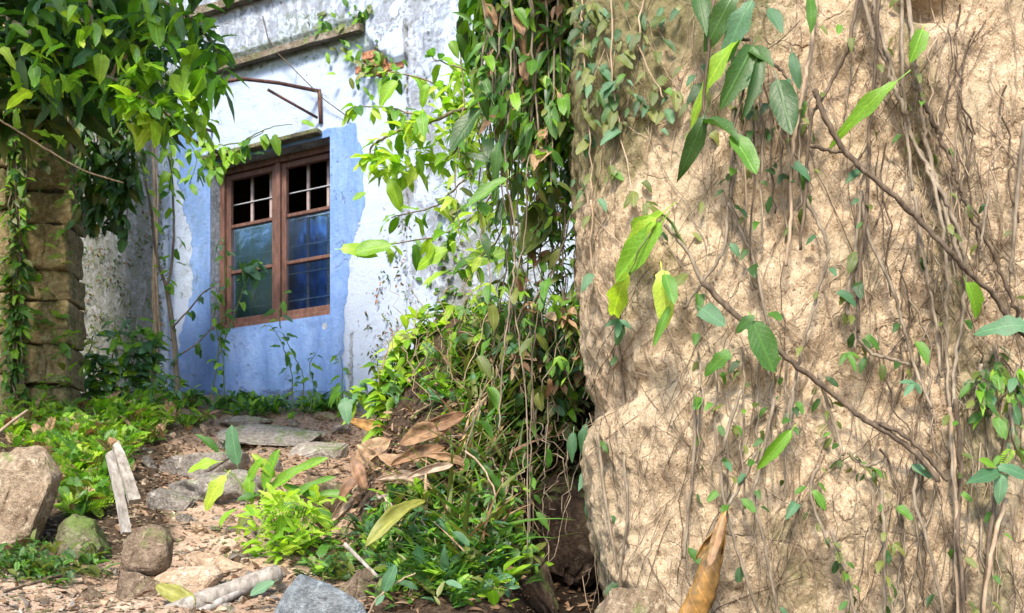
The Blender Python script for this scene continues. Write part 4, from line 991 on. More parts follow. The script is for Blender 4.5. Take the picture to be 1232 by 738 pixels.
# ---------------------------------------------------------------- ground cover
def fernpatch(name, label, region, n, size, mats, kinds=('frond',), up=0.9, stuff=True, spread=.8, cat_='ground cover'):
    it = []
    for _ in range(n):
        px, py = region(rs); h, n_ = ghit(px, py)
        if h is None or h.y > 7.9 or noise.noise(h * 2.6) < -.32: continue
        for k in range(rs.randint(2, 4)):
            d = Vector((rs.uniform(-1, 1) * spread, rs.uniform(-1, .6) * spread, rs.uniform(.3, 1) * up)).normalized(); ln = rs.uniform(*size)
            it.append((leaf_M(h + Vector((rs.uniform(-.03, .03), rs.uniform(-.03, .03), rs.uniform(0, .06))), d, Vector((0, -.35, 1)) + rv(rs) * .3, ln, ln * rs.uniform(.8, 1.1)), rs.choice(kinds), rs.randrange(3), rs.choice(mats)))
    o = join_leaves(name, it, None); return tag(o, label, cat_, None, 'stuff')
def blob(cx, cy, rx, ry):
    def f(r):
        while True:
            a, b = r.uniform(-1, 1), r.uniform(-1, 1)
            if a * a + b * b < 1: return cx + a * rx, cy + b * ry
    return f
def multi(*bs):
    return lambda r: r.choice(bs)(r)
fernpatch('ground_ferns', 'bright green feathery ground ferns in front of the wall and pillar', multi(blob(110, 525, 95, 30), blob(190, 505, 75, 18), blob(60, 525, 60, 30), blob(110, 565, 45, 40), blob(105, 600, 30, 30)), 820, (.05, .13), ['leaf_bright', 'leaf_mid', 'leaf_mid', 'leaf_bright', 'leaf_lime', 'leaf_olive', 'leaf_dry'], ('frond', 'frond', 'frond', 'frond', 'ovate', 'grass'))
fernpatch('low_weeds', 'small green weeds growing low along the foot of the house', multi(blob(230, 497, 110, 12), blob(430, 480, 60, 20), blob(330, 495, 80, 6)), 260, (.05, .12), ['leaf_mid', 'leaf_teal', 'leaf_bright'], ('ovate', 'lance'))
fernpatch('mossy_growth', 'low mossy growth around the stones left of the path', multi(blob(70, 690, 60, 22), blob(30, 690, 40, 14)), 130, (.02, .06), ['leaf_olive', 'leaf_mid', 'leaf_dark'], ('frond', 'ovate'))
fernpatch('bank_cover', 'mixed creeping greenery covering the bank below the vines', multi(blob(590, 470, 90, 70), blob(530, 650, 90, 60), blob(470, 690, 100, 45), blob(560, 690, 80, 50), blob(640, 420, 60, 50)), 760, (.025, .085), ['leaf_mid', 'leaf_dark', 'leaf_dark', 'leaf_teal', 'leaf_olive', 'leaf_bright'], ('ovate', 'lance', 'frond', 'tri', 'frond'))
fernpatch('grass', 'thin dry and green grass blades growing on the bank', multi(blob(590, 560, 100, 150), blob(640, 440, 70, 70)), 300, (.10, .26), ['leaf_olive', 'leaf_olive', 'leaf_mid', 'leaf_dry'], ('grass',))

# ================================================================ plants
MD, MM, MBR, ML, MT, MO = 'leaf_dark', 'leaf_mid', 'leaf_bright', 'leaf_lime', 'leaf_teal', 'leaf_olive'
def PP(l, Y): return [P(a[0], a[1], (a[2] if len(a) > 2 else Y)) for a in l]

# --- tree at the upper left: trunk stands outside the frame, limbs reach in
t = Plant('leafy_tree', 'broad leaved tree whose green boughs hang in from the upper left', 'tree', Vector((-3.9, 4.9, gz(-3.9, 4.9))), cap=300)
tb = t.o.location
trunk = t.stem([tb + Vector((0, 0, -.2)), tb + Vector((.05, 0, 1.2)), tb + Vector((0, .1, 2.6)), tb + Vector((.2, .1, 4.2))], .15, .07, 'stem_brown', 6, .01, 10, 'trunk')
tops = [trunk[-1], trunk[-3], trunk[-6], trunk[10]]
limbs = [[tops[1], P(40, -60, 5.2), P(120, -20, 5.1), P(210, 10, 5.0), P(262, 62, 4.9)], [tops[2], P(20, 30, 5.1), P(80, 70, 5.0), P(150, 105, 4.9), P(205, 140, 4.8)],
         [P(105, -30, 5.0), P(115, 60, 5.0), P(126, 100, 5.0), P(128, 125, 5.0)], [P(165, 58, 5.0), P(140, 80, 5.0), P(128, 110, 5.0)], [tops[3], P(-60, 100, 5.3), P(10, 60, 5.4), P(70, 40, 5.4)],
         [tops[0], P(0, -160, 5.2), P(120, -160, 5.2), P(240, -90, 5.0)], [tops[0], P(-150, -250, 4.6), P(0, -280, 4.5), P(150, -260, 4.4)]]
lp = [t.stem(l, .028 if i < 2 or i > 4 else .012, .006, 'stem_tan' if i in (2, 3) else 'stem_brown', 7, .01, 7, 'limb') for i, l in enumerate(limbs)]
for i, p in enumerate(lp): t.along(p, 40 if i not in (2, 3) else 8, (.08, .16), ['ovate', 'heart', 'ovate'], [MM, MM, MBR, MD], .45, .6, 0.25)
def sub(pl, c, Y, rx, ry, rz, n, size, kinds, mats, **k):
    cc = P(c[0], c[1], Y); pl.cloud(cc, (S(rx, Y), rz, S(ry, Y)), n, size, kinds, mats, **k)
sub(t, (200, 140), 4.9, 55, 24, .18, 70, (.07, .14), ['heart', 'ovate'], [MBR, MBR, ML])
sub(t, (180, 110), 4.9, 60, 30, .2, 46, (.07, .14), ['heart', 'ovate'], [MBR, MBR, MM])
sub(t, (255, 75), 4.85, 30, 28, .15, 22, (.12, .2), ['lance', 'ovate'], [MBR, MM])
sub(t, (215, 30), 4.9, 55, 34, .25, 70, (.08, .18), ['ovate', 'lance'], [MM, MBR, MT])
sub(t, (120, 20), 4.9, 110, 30, .3, 95, (.08, .18), ['ovate', 'heart'], [MM, MT, MD])
sub(t, (90, 60), 4.75, 120, 60, .2, 90, (.06, .13), ['heart', 'ovate'], [MBR, ML, MM, MBR]); sub(t, (60, 70), 5.0, 80, 45, .3, 90, (.09, .18), ['ovate', 'lance'], [MM, MD, MT])
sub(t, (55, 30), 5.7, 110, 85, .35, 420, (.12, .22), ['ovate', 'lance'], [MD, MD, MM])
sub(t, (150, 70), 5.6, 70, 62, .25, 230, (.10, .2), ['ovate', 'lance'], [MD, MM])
sub(t, (30, 120), 5.4, 60, 34, .2, 60, (.16, .3), ['lance'], [MD, MO])
t.cloud(Vector((-5.5, 6.3, 3.9)), (0.9, 1.0, 1.4), 1500, (.18, .32), ['ovate'], [MM, MD]); t.cloud(Vector((-7.6, 5.0, 4.4)), (1.5, 1.5, 2.2), 1500, (.22, .38), ['ovate'], [MM, MD])  # unseen foliage added to cover the bright sky mirrored in the panes
sub(t, (90, -130), 5.0, 260, 80, .7, 500, (.14, .24), ['ovate'], [MM, MD])
sub(t, (-170, 60), 5.0, 90, 160, .6, 300, (.14, .24), ['ovate'], [MM, MD])
sub(t, (-60, -280), 4.4, 330, 100, .8, 420, (.16, .26), ['ovate'], [MM, MD])
t.done()

t = Plant('creeper', 'dark leafy creeper hanging thickly beside the brown pillar', 'creeper', P(130, 150, 6.6), cap=160)
for k in range(9):
    x = 100 + 8 * k; p = t.stem([P(x + 4, 60, 6.6), P(x, 150, 6.55), P(x + random.uniform(-8, 8), 215 + random.uniform(0, 80), 6.55)], .005, .003, 'stem_dark', 6, .01, 5)
    t.along(p, 46, (.07, .14), ['lance', 'ovate'], [MD, MD, MO, MM], .9, .3)
sub(t, (128, 215), 6.6, 34, 60, .14, 240, (.06, .13), ['lance', 'ovate'], [MD, MD, MM]); sub(t, (146, 175), 6.6, 30, 36, .12, 90, (.06, .12), ['lance', 'ovate'], [MD, MM])
t.done()
t = Plant('creeper', 'green creeper climbing the dark gap between the two stone pillars', 'creeper', P(18, 500, 6.45), cap=160)
for k in range(5):
    p = t.stem([P(14 + 3 * k, 505, 6.42), P(10 + 4 * k, 400, 6.42), P(14 + 3 * k, 300, 6.42), P(8 + 6 * k, 160, 6.42), P(10 + 5 * k, 60, 6.4)], .007, .004, 'stem_brown', 8, .02, 5)
    t.along(p, 75, (.05, .11), ['ovate', 'heart', 'tri'], [MM, MO, MD, MBR], .4, .6)
t.done()
t = Plant('creeper', 'sparse weeds growing from joints of the brown stone pillar', 'creeper', P(60, 400, 6.6), cap=120)
for (x, y, n) in ((60, 385, 14), (80, 415, 12), (50, 350, 8), (85, 300, 10), (40, 180, 26), (70, 150, 30), (30, 240, 14), (92, 230, 20), (62, 480, 14), (90, 450, 10)):
    c = P(x, y, 6.6)
    for k in range(n):
        d = Vector((random.uniform(-1, 1), -random.uniform(.1, .8), random.uniform(-.6, .5))).normalized(); t.leaf(c + rv() * .12 + Vector((0, -.02, 0)), d, Vector((0, -.6, .8)), random.uniform(.05, .14), random.choice(['lance', 'ovate', 'frond']), random.choice([MM, MO, MBR]))
t.done()

# --- sapling and stems before the wall
t = Plant('sapling', 'thin bare sapling forking in a Y in front of the blue wall', 'sapling', P(214, 492, 7.0))
a = t.stem(PP([(214, 494), (212, 440), (207, 385), (200, 345)], 7.0), .022, .016, 'stem_brown', 6, .004, 7, 'trunk')
b = t.stem(PP([(200, 345), (189, 310), (181, 250), (172, 205), (164, 188)], 7.0), .013, .007, 'stem_brown', 5, .004, 6)
c = t.stem(PP([(200, 345), (207, 318), (209, 262), (206, 205), (196, 165), (200, 120)], 7.0), .011, .005, 'stem_brown', 5, .004, 6)
d = t.stem(PP([(207, 395), (225, 375), (245, 352), (258, 345)], 6.95), .007, .004, 'stem_brown', 5, .003, 5)
e = t.stem(PP([(212, 430), (235, 415), (255, 395), (275, 385)], 6.95), .006, .004, 'stem_brown', 5, .003, 5)
t.along(b, 12, (.05, .09), ['ovate'], [ML, MBR], .3, .4); t.along(c, 26, (.05, .1), ['ovate', 'heart'], [MBR, ML, MM], .4, .4); t.along(d, 8, (.04, .08), ['ovate'], [MM, MT]); t.along(e, 8, (.04, .08), ['ovate'], [MM, MT])
t.done()
t = Plant('dead_vine', 'dried grey vine trunk thickening at its foot against the mouldy wall', 'vine', P(184, 470, 7.6))
t.stem(PP([(181, 475), (185, 440), (187, 400), (186, 330), (187, 250), (184, 170), (188, 100)], 7.75), .03, .009, 'stem_brown', 6, .006, 8, 'trunk')
t.stem(PP([(186, 440), (192, 400), (188, 320), (190, 240), (186, 150)], 7.72), .012, .006, 'stem_brown', 6, .008, 6)
t.done()
t = Plant('vine_shoot', 'light green vine leaves dangling at the upper left of the window', 'vine', P(240, 150, 6.9))
for pl in ([(210, 120), (222, 160), (236, 190), (228, 222)], [(235, 120), (240, 155), (252, 175), (245, 205)], [(195, 140), (206, 180), (204, 232)], [(262, 175), (290, 172), (318, 158)], [(255, 205), (275, 190), (300, 170)]):
    p = t.stem(PP(pl, 6.9), .005, .003, 'stem_green', 6, .005, 5); t.along(p, 17, (.06, .12), ['heart', 'ovate', 'ovate'], [MBR, MBR, MM], .6, .5)
t.done()
t = Plant('vine_shoot', 'two rounded green leaves on a thin shoot above the window top', 'vine', P(318, 158, 6.2), cap=10)
p = t.stem(PP([(296, 168), (315, 158), (332, 152), (352, 150)], 6.3), .004, .002, 'stem_green', 5, .003, 5)
t.leaf(P(330, 162, 6.2), Vector((.25, -.4, -1)), Vector((0, -1, .3)), .12, 'ovate', MBR); t.leaf(P(362, 146, 6.3), Vector((1, 0, -.3)), Vector((0, -1, .5)), .09, 'ovate', MBR); t.leaf(P(318, 185, 6.2), Vector((-1, 0, .1)), Vector((0, -1, .5)), .07, 'lance', MM)
t.done()
t = Plant('shrub', 'bluish green weedy shrub against the mouldy white wall', 'shrub', P(140, 490, 7.2), cap=280)
for k in range(17):
    x = 102 + 6 * k + random.uniform(-6, 6); hgt = random.uniform(50, 125); lean = random.uniform(-28, 28)
    p = t.stem([P(x, 505, 7.2), P(x + lean * .3, 505 - hgt * .6, 7.15), P(x + lean, 505 - hgt, 7.1)], .006, .003, 'stem_green', 6, .01, 5)
    t.along(p, 24, (.07, .15), ['lance', 'ovate', 'lance'], [MT, MM, MT, MBR], .1, .5)
t.done()
t = Plant('shrub', 'fine leaved green shrub beside the foot of the sapling', 'shrub', P(205, 490, 6.9), cap=150)
for k in range(9):
    x = 178 + 6 * k; hgt = random.uniform(30, 75)
    p = t.stem([P(x, 505, 6.9), P(x + random.uniform(-12, 12), 505 - hgt, 6.85)], .004, .002, 'stem_green', 6, .01, 5); t.along(p, 13, (.05, .10), ['ovate', 'lance'], [MM, MBR, MT], .1, .5)
t.done()
t = Plant('climbing_shoot', 'leafy green shoots growing up across the lower left of the window', 'vine', P(262, 485, 6.9), cap=160)
for pl, n in (([(252, 490), (262, 430), (268, 370), (272, 310), (268, 285)], 22), ([(262, 430), (285, 370), (300, 330), (318, 318)], 12), ([(270, 480), (268, 430), (258, 380), (266, 340)], 14)):
    p = t.stem(PP(pl, 6.9), .005, .003, 'stem_green', 7, .006, 5); t.along(p, n, (.05, .09), ['ovate', 'heart'], [MBR, MM, MT], .3, .6)
sub(t, (300, 322), 6.6, 24, 16, .05, 14, (.08, .14), ['ovate', 'heart'], [MT, MM])
t.done()
t = Plant('climbing_shoot', 'slender green shoots reaching the sill from the foot of the wall', 'vine', P(355, 485, 6.8), cap=160)
for pl, n in (([(352, 495), (350, 450), (338, 410), (325, 392)], 14), ([(362, 495), (365, 455), (352, 425), (340, 400)], 12), ([(372, 495), (378, 470), (372, 440), (380, 425)], 14), ([(338, 395), (336, 375), (342, 352)], 6), ([(410, 490), (412, 450), (408, 425)], 14)):
    p = t.stem(PP(pl, 6.8), .005, .002, 'stem_green', 7, .006, 5); t.along(p, n, (.045, .09), ['ovate', 'lance', 'heart'], [MBR, MM, MT], .2, .6)
t.done()
t = Plant('twig', 'long thin twig with two small leaf pairs crossing the brown pillar', 'twig', P(-10, 140, 5.2))
p = t.stem(PP([(-10, 138), (25, 160), (60, 182), (100, 205), (148, 220)], 5.2), .006, .004, 'stem_tan', 6, .003, 6)
for (x, y) in ((4, 142), (60, 165), (78, 176), (70, 178), (22, 155)): t.leaf(P(x, y, 5.18), Vector((random.uniform(-.5, .8), -.3, .3)), Vector((0, -.8, .6)), .08, 'heart', MBR)
t.done()

# --- sunlit branch in front of the white wall
t = Plant('sunlit_branch', 'brightly sunlit yellow green leafy branch before the white wall', 'branch', P(640, 110, 4.7), cap=300)
mainb = t.stem(PP([(650, 90, 4.4), (590, 118, 4.6), (530, 142, 4.8), (470, 162, 5.0), (446, 180, 5.1), (448, 198, 5.1)], 5), .011, .005, 'stem_brown', 7, .006, 6)
subs = [[(600, 110, 4.6), (560, 85, 4.8), (520, 70, 5.0)], [(560, 130, 4.8), (530, 105, 5.0), (490, 90, 5.1), (460, 88, 5.1)], [(580, 130, 4.7), (540, 190, 4.9), (500, 200, 5.1), (468, 205, 5.1)], [(600, 150, 4.6), (560, 215, 4.8), (520, 250, 5.0), (470, 262, 5.1)], [(620, 190, 4.5), (570, 260, 4.8), (520, 285, 5.0), (425, 300, 5.2)], [(520, 145, 4.9), (470, 130, 5.1), (425, 128, 5.2)], [(620, 230, 4.5), (590, 300, 4.8), (530, 330, 5.0)]]
for s_ in subs:
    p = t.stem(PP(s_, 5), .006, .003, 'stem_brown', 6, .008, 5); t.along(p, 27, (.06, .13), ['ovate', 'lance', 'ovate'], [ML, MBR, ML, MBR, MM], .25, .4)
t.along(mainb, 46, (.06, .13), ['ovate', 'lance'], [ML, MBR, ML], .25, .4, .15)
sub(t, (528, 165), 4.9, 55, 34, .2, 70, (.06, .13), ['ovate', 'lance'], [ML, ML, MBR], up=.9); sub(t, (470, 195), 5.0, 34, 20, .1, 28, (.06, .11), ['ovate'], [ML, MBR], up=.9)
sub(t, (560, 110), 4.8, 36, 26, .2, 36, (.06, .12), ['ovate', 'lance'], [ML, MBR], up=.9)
for (bx, by, tx, ty, w_) in ((478, 98, 455, 122, 14), (468, 215, 482, 246, 16), (410, 300, 450, 296, 16), (426, 305, 470, 292, 12), (440, 232, 424, 240, 8), (540, 300, 500, 312, 12), (560, 318, 610, 300, 12)):
    a, b = P(bx, by, 5.0), P(tx, ty, 4.98); t.leaf(a, b - a, Vector((0, -1, .35)), (b - a).length, 'ovate', MBR, 1.0)
t.done()
t = Plant('wall_creeper', 'thin dried creeper clinging to the grey stained wall right of the window', 'creeper', wp(495, 380, .02), cap=60, minpx=8)
for pl in ([(494, 400), (493, 340), (495, 270), (492, 190), (494, 120), (490, 70)], [(519, 350), (518, 300), (522, 240), (515, 180)], [(495, 364), (505, 358), (525, 355)], [(560, 90), (540, 112), (520, 118), (480, 140)], [(500, 20), (470, 40), (455, 50), (452, 65), (455, 75)]):
    p = t.stem([wp(x, y, .02) for x, y in pl], .005, .003, 'stem_dark', 7, .008, 5)
    t.along(p, 16, (.02, .05), ['ovate'], [MD, MO], .4, .2, petiole=.01)
for (x, y, n) in ((445, 85, 26), (462, 78, 16), (535, 300, 30), (545, 250, 30), (430, 20, 18), (395, 30, 16), (410, 55, 12), (535, 350, 20)):
    for _ in range(n): t.leaf(wp(x + random.gauss(0, 12), y + random.gauss(0, 9), .06), rv() + Vector((0, -.2, -.3)), Vector((0, -1, .4)), random.uniform(.04, .09), 'ovate', random.choice([MO, MBR, MM]))
t.done()
# vertical rows of tiny clinging creeper on the wall
it = []
for (x0, y0, x1, y1, n, sp) in ((493, 70, 495, 400, 260, 3), (520, 20, 500, 140, 120, 8), (505, 150, 470, 420, 140, 9), (480, 260, 445, 430, 180, 8), (560, 40, 570, 260, 260, 28), (100, 200, 195, 480, 1500, 60), (186, 120, 188, 470, 160, 5), (330, 0, 420, 30, 90, 20), (600, 60, 640, 330, 300, 30)):
    for _ in range(n):
        a = random.random(); x = x0 + (x1 - x0) * a + random.gauss(0, sp); y = y0 + (y1 - y0) * (random.random() if sp > 25 else a) + random.gauss(0, 3)
        if sp == 60: x = random.uniform(98, 196); y = random.uniform(230, 480)
        if noise.noise(Vector((x * .05, y * .04, 2))) < (-.05 if sp != 60 else .02): continue
        it.append((leaf_M(wp(x, y, .015 + random.random() * .02), rv() + Vector((0, -.2, -.5)), -Vector((0, 1, 0)) + rv() * .5, random.uniform(.015, .045), random.uniform(.015, .04)), 'ovate', random.randrange(3), random.choice([MD, MO, MO, 'leaf_litter'])))
tag(join_leaves('clinging_creeper', it, None), 'tiny clinging creeper growing flat on the mouldy white walls', 'creeper', None, 'stuff')

# --- hanging creeper curtain in the middle, top
t = Plant('hanging_creeper', 'dense dark creeper curtain hanging from the top between wall and rock', 'creeper', P(640, -60, 3.3), cap=300)
anchor = t.stem(PP([(900, -90, 3.0), (780, -60, 3.1), (690, -40, 3.3), (600, -50, 3.5), (520, -45, 3.7)], 3), .03, .02, 'stem_brown', 8, .01, 8, 'limb')
rs2 = random.Random(9)
for k in range(46):
    x0 = rs2.choice([rs2.uniform(600, 700), rs2.uniform(555, 715)]); Y = rs2.uniform(3.1, 3.75)
    edge_y = float(np.interp(x0, [545, 570, 600, 640, 680, 715], [55, 140, 215, 225, 205, 150])); y1 = edge_y * rs2.uniform(.55, 1.1)
    p = t.stem([P(x0 + rs2.uniform(-10, 10), -45, Y), P(x0, y1 * .4, Y), P(x0 + rs2.uniform(-8, 8), y1, Y - .03)], .005, .002, 'stem_brown', 6, .01, 5)
    t.along(p, int(8 + y1 / 10), (.03, .095), ['lance', 'lance', 'ovate'], [MD, MD, MM, MM, MO, MBR, 'leaf_dry'], .55, .5)
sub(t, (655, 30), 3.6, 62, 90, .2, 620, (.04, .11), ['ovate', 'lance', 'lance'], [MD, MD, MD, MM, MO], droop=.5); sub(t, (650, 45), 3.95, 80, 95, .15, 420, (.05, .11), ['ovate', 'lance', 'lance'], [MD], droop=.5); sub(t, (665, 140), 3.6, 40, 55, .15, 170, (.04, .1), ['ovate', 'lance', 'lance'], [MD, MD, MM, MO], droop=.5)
sub(t, (690, 200), 3.5, 24, 34, .1, 60, (.04, .09), ['ovate', 'lance'], [MD, MD, MM, MT], droop=.7)
sub(t, (590, 40), 3.5, 50, 50, .2, 60, (.05, .13), ['lance', 'ovate'], [MM, MBR, MD], droop=.7)
for (bx, by, tx, ty, w_) in ((578, 130, 540, 178, 20), (592, 120, 575, 80, 16), (585, 50, 560, 62, 12), (600, 75, 575, 76, 14), (570, 30, 545, 10, 10), (590, 195, 565, 180, 18), (600, 170, 590, 210, 16), (640, 150, 625, 190, 18), (660, 120, 668, 165, 18), (610, 215, 560, 245, 14)):
    a, b = P(bx, by, 3.1), P(tx, ty, 3.08); t.leaf(a, b - a, Vector((-.3, -1, .3)), (b - a).length, 'ovate', random.choice([MD, MM, MM]), w_ / 25)
sub(t, (640, -110), 3.2, 110, 50, .4, 200, (.1, .2), ['ovate'], [MD, MM])
t.done()
t = Plant('hanging_creeper', 'airy yellow green creeper sprays hanging between the dark curtain and the wall', 'creeper', P(590, 150, 3.9), cap=300)
for k in range(24):
    x = random.uniform(555, 690); y = random.uniform(60, 200); l_ = random.uniform(90, 230)
    p = t.stem([P(x, y - 60, 3.9), P(x + random.uniform(-12, 12), y + l_ * .3, 3.85), P(x + random.uniform(-25, 25), y + l_ * .7, 3.8), P(x + random.uniform(-35, 30), y + l_, 3.8)], .0035, .0015, random.choice(['stem_brown', 'stem_green']), 6, .015, 5)
    t.along(p, 13, (.03, .085), ['lance', 'ovate', 'tri'], [MBR, ML, MO, ML, MM], .35, .5)
t.done()
t = Plant('bare_liana', 'bundle of long dry brown stems hanging down in front of the gully', 'vine', P(620, -40, 3.15))
for pl, r in (([(612, -40), (610, 120), (614, 230), (612, 300), (600, 380), (588, 440)], .006), ([(622, -40), (625, 150), (622, 260), (630, 330), (640, 420), (638, 560), (636, 738)], .006), ([(632, -40), (628, 130), (634, 260), (620, 360), (632, 480), (635, 640), (634, 740)], .005), ([(605, -30), (602, 200), (618, 300), (612, 400), (590, 470), (560, 520)], .005), ([(640, -30), (638, 180), (628, 300), (606, 400), (578, 480), (556, 560)], .005),
              ([(668, -30), (660, 130), (672, 300), (668, 400), (690, 470)], .004), ([(650, 40), (646, 200), (640, 290), (652, 380), (660, 450), (655, 560)], .004), ([(616, -30), (618, 90), (608, 190), (620, 290), (614, 360), (606, 430), (600, 520)], .007), ([(690, 20), (684, 120), (690, 230), (700, 300)], .004), ([(640, 560), (640, 640), (630, 700), (628, 742)], .006),
              ([(690, 250), (672, 310), (650, 370), (640, 450), (648, 540)], .005), ([(575, 240), (590, 330), (580, 400), (556, 460)], .004)):
    p = t.stem(PP(pl, 3.3 + random.uniform(-.1, .15)), r * .6, r * .4, random.choice(['stem_tan', 'stem_brown', 'stem_brown', 'stem_dark']), 8, .005, 6)
    t.along(p, 7, (.04, .09), ['ovate', 'lance'], [MM, MD, MO], .8, .4)
t.done()
t = Plant('creeper', 'tangled green creeper spilling over the left edge of the rock face', 'creeper', P(690, 250, 3.4), cap=260)
for k in range(14):
    x = random.uniform(650, 712); y = random.uniform(225, 330); p = t.stem([P(x, y, 3.35), P(x + random.uniform(-40, 10), y + 60, 3.3), P(x + random.uniform(-50, 15), y + random.uniform(90, 190), 3.3)], .004, .002, random.choice(['stem_green', 'stem_brown']), 6, .015, 5)
    t.along(p, 13, (.02, .07), ['ovate', 'lance', 'tri'], [MM, MD, 'leaf_dry', MO, MBR, MO], .4, .5)
t.done()
t = Plant('bank_shrub', 'bright yellow green bushy plants on top of the sunlit bank', 'shrub', P(530, 440, 4.5), cap=300)
for k in range(84):
    x = random.uniform(462, 632); y = float(np.interp(x, [462, 478, 500, 540, 600], [505, 490, 470, 440, 425])) + random.uniform(-10, 30); hgt = random.uniform(35, 85)
    p = t.stem([P(x, y, 4.5), P(x + random.uniform(-12, 12), y - hgt * .6, 4.45), P(x + random.uniform(-28, 28), y - hgt, 4.4)], .005, .002, 'stem_green', 6, .01, 5)
    t.along(p, 14, (.045, .12), ['lance', 'ovate', 'lance', 'tri'], [ML, MBR, MM, ML, MO], .1, .4)
sub(t, (525, 455), 4.35, 60, 34, .2, 90, (.04, .11), ['lance', 'ovate', 'tri'], [ML, MBR, MM]); sub(t, (440, 475), 5.0, 40, 16, .12, 40, (.06, .14), ['lance', 'ovate'], [MBR, MM, MT])
t.done()
t = Plant('bank_shrub', 'darker olive undergrowth between the hanging stems and rock face', 'shrub', P(640, 460, 4.0), cap=260)
for k in range(34):
    x = random.uniform(560, 708); y = random.uniform(370, 500); p = t.stem([P(x, y + 40, 4.0), P(x + random.uniform(-20, 20), y, 3.95), P(x + random.uniform(-35, 35), y - random.uniform(20, 60), 3.9)], .005, .002, random.choice(['stem_brown', 'stem_green']), 6, .012, 5)
    t.along(p, 12, (.03, .095), ['ovate', 'lance', 'grass', 'tri'], [MO, MM, MD, MT, 'leaf_dry', MBR], .35, .5)
t.done()
t = Plant('bank_creeper', 'trailing green creeper on the shaded lower bank face', 'creeper', P(540, 620, 3.3), cap=300)
for k in range(44):
    x = random.choice([random.uniform(450, 600), random.uniform(520, 630)]); y = random.uniform(540, 640) if x > 560 else random.uniform(585, 650); Y = 3.15 + random.uniform(0, .35) + max(0, (x - 600)) * .003
    p = t.stem([P(x, y, Y + .1), P(x + random.uniform(-30, 30), y + 45, Y), P(x + random.uniform(-45, 45), y + random.uniform(80, 150), Y - .05)], .004, .002, random.choice(['stem_green', 'stem_brown', 'stem_tan']), 6, .015, 5)
    t.along(p, 12, (.022, .07), ['ovate', 'lance', 'tri', 'ovate'], [MM, MM, MT, MBR, MD, MO], .5, .6)
t.done()
t = Plant('roots', 'pale thin roots dangling across the dark gully beside the rock face', 'roots', P(680, 500, 3.6))
for k in range(10):
    x = random.uniform(635, 725); y = random.uniform(430, 560)
    t.stem([P(x, y, 3.5), P(x + random.uniform(-15, 15), y + 50, 3.45), P(x + random.uniform(-35, 35), y + 90, 3.45), P(x + random.uniform(-40, 30), y + random.uniform(110, 200), 3.4)], .003, .0015, random.choice(['stem_brown', 'stem_dark', 'stem_brown']), 7, .018, 5, 'root')
for (x, y) in ((705, 510), (712, 560), (690, 520), (706, 600)): t.leaf(P(x, y, 3.35), Vector((random.uniform(-.6, .6), -.2, -.8)), Vector((-.3, -1, .4)), .10, 'lance', MT)
t.done()
t = Plant('lime_plant', 'lime green feathery clump at the edge of the sandy path', 'plant', on_ground(350, 660), cap=200)
for k in range(170):
    c = P(random.gauss(345, 24), random.uniform(598, 672), 3.5 + random.uniform(-.12, .12)); d = Vector((random.uniform(-1, 1), random.uniform(-.8, .3), random.uniform(-.2, .9)))
    t.leaf(c, d, Vector((0, -.5, 1)), random.uniform(.035, .085), random.choice(['frond', 'tri', 'ovate']), random.choice([ML, ML, MBR]))
for k in range(12): t.stem([on_ground(335 + 2.5 * k, 668), P(330 + 3 * k, 640, 3.5), P(320 + 5 * k, 610, 3.5)], .003, .002, 'stem_green', 5, .005, 5)
t.done()
t = Plant('broadleaf_plant', 'young broad leaved plant with strap leaves over the path', 'plant', P(310, 600, 4.0), cap=60)
for (bx, by, tx, ty, w_, mt) in ((322, 592, 390, 546, 20, MBR), (318, 590, 332, 540, 20, MBR), (312, 595, 285, 600, 14, MM), (272, 572, 240, 606, 24, ML), (286, 560, 276, 512, 26, MT), (262, 556, 226, 556, 20, MBR), (300, 580, 312, 552, 16, MBR), (262, 545, 240, 520, 14, MM), (325, 610, 350, 600, 16, MM), (300, 612, 278, 640, 12, MO), (340, 585, 378, 588, 14, MM), (300, 570, 296, 600, 18, MBR), (330, 575, 306, 545, 16, ML), (350, 600, 400, 570, 14, MM), (380, 600, 420, 590, 16, MM), (410, 640, 380, 610, 20, MM), (430, 650, 400, 680, 16, MM)):
    Y = 3.9; a, b = P(bx, by, Y), P(tx, ty, Y - .04); t.leaf(a, b - a, Vector((random.uniform(-.4, .2), -.8, .6)), (b - a).length, 'ovate', mt, min(1.3, w_ * Y / F / (b - a).length / .62))
for pl in ([(318, 640), (312, 610), (318, 590), (330, 580)], [(308, 640), (296, 600), (284, 575), (270, 565)], [(312, 650), (320, 620), (345, 600), (380, 600)], [(420, 700), (415, 660), (405, 640)]): t.stem(PP(pl, 3.92), .006, .003, 'stem_green', 6, .004, 6)
t.done()
t = Plant('bank_creeper', 'pale bluish leaves on a bent stem at the bottom of the bank', 'creeper', P(470, 720, 2.8), cap=30)
p = t.stem(PP([(440, 745), (455, 720), (480, 700), (500, 690)], 2.8), .004, .002, 'stem_tan', 6, .003, 5)
for (bx, by, tx, ty) in ((462, 712, 475, 680), (462, 715, 452, 728), (480, 700, 500, 702), (330, 700, 300, 715), (360, 735, 330, 742), (536, 700, 556, 706), (545, 640, 565, 655)): a, b = P(bx, by, 2.8), P(tx, ty, 2.78); t.leaf(a, b - a, Vector((.2, -.8, .6)), (b - a).length, 'ovate', MT, .9)
t.done()

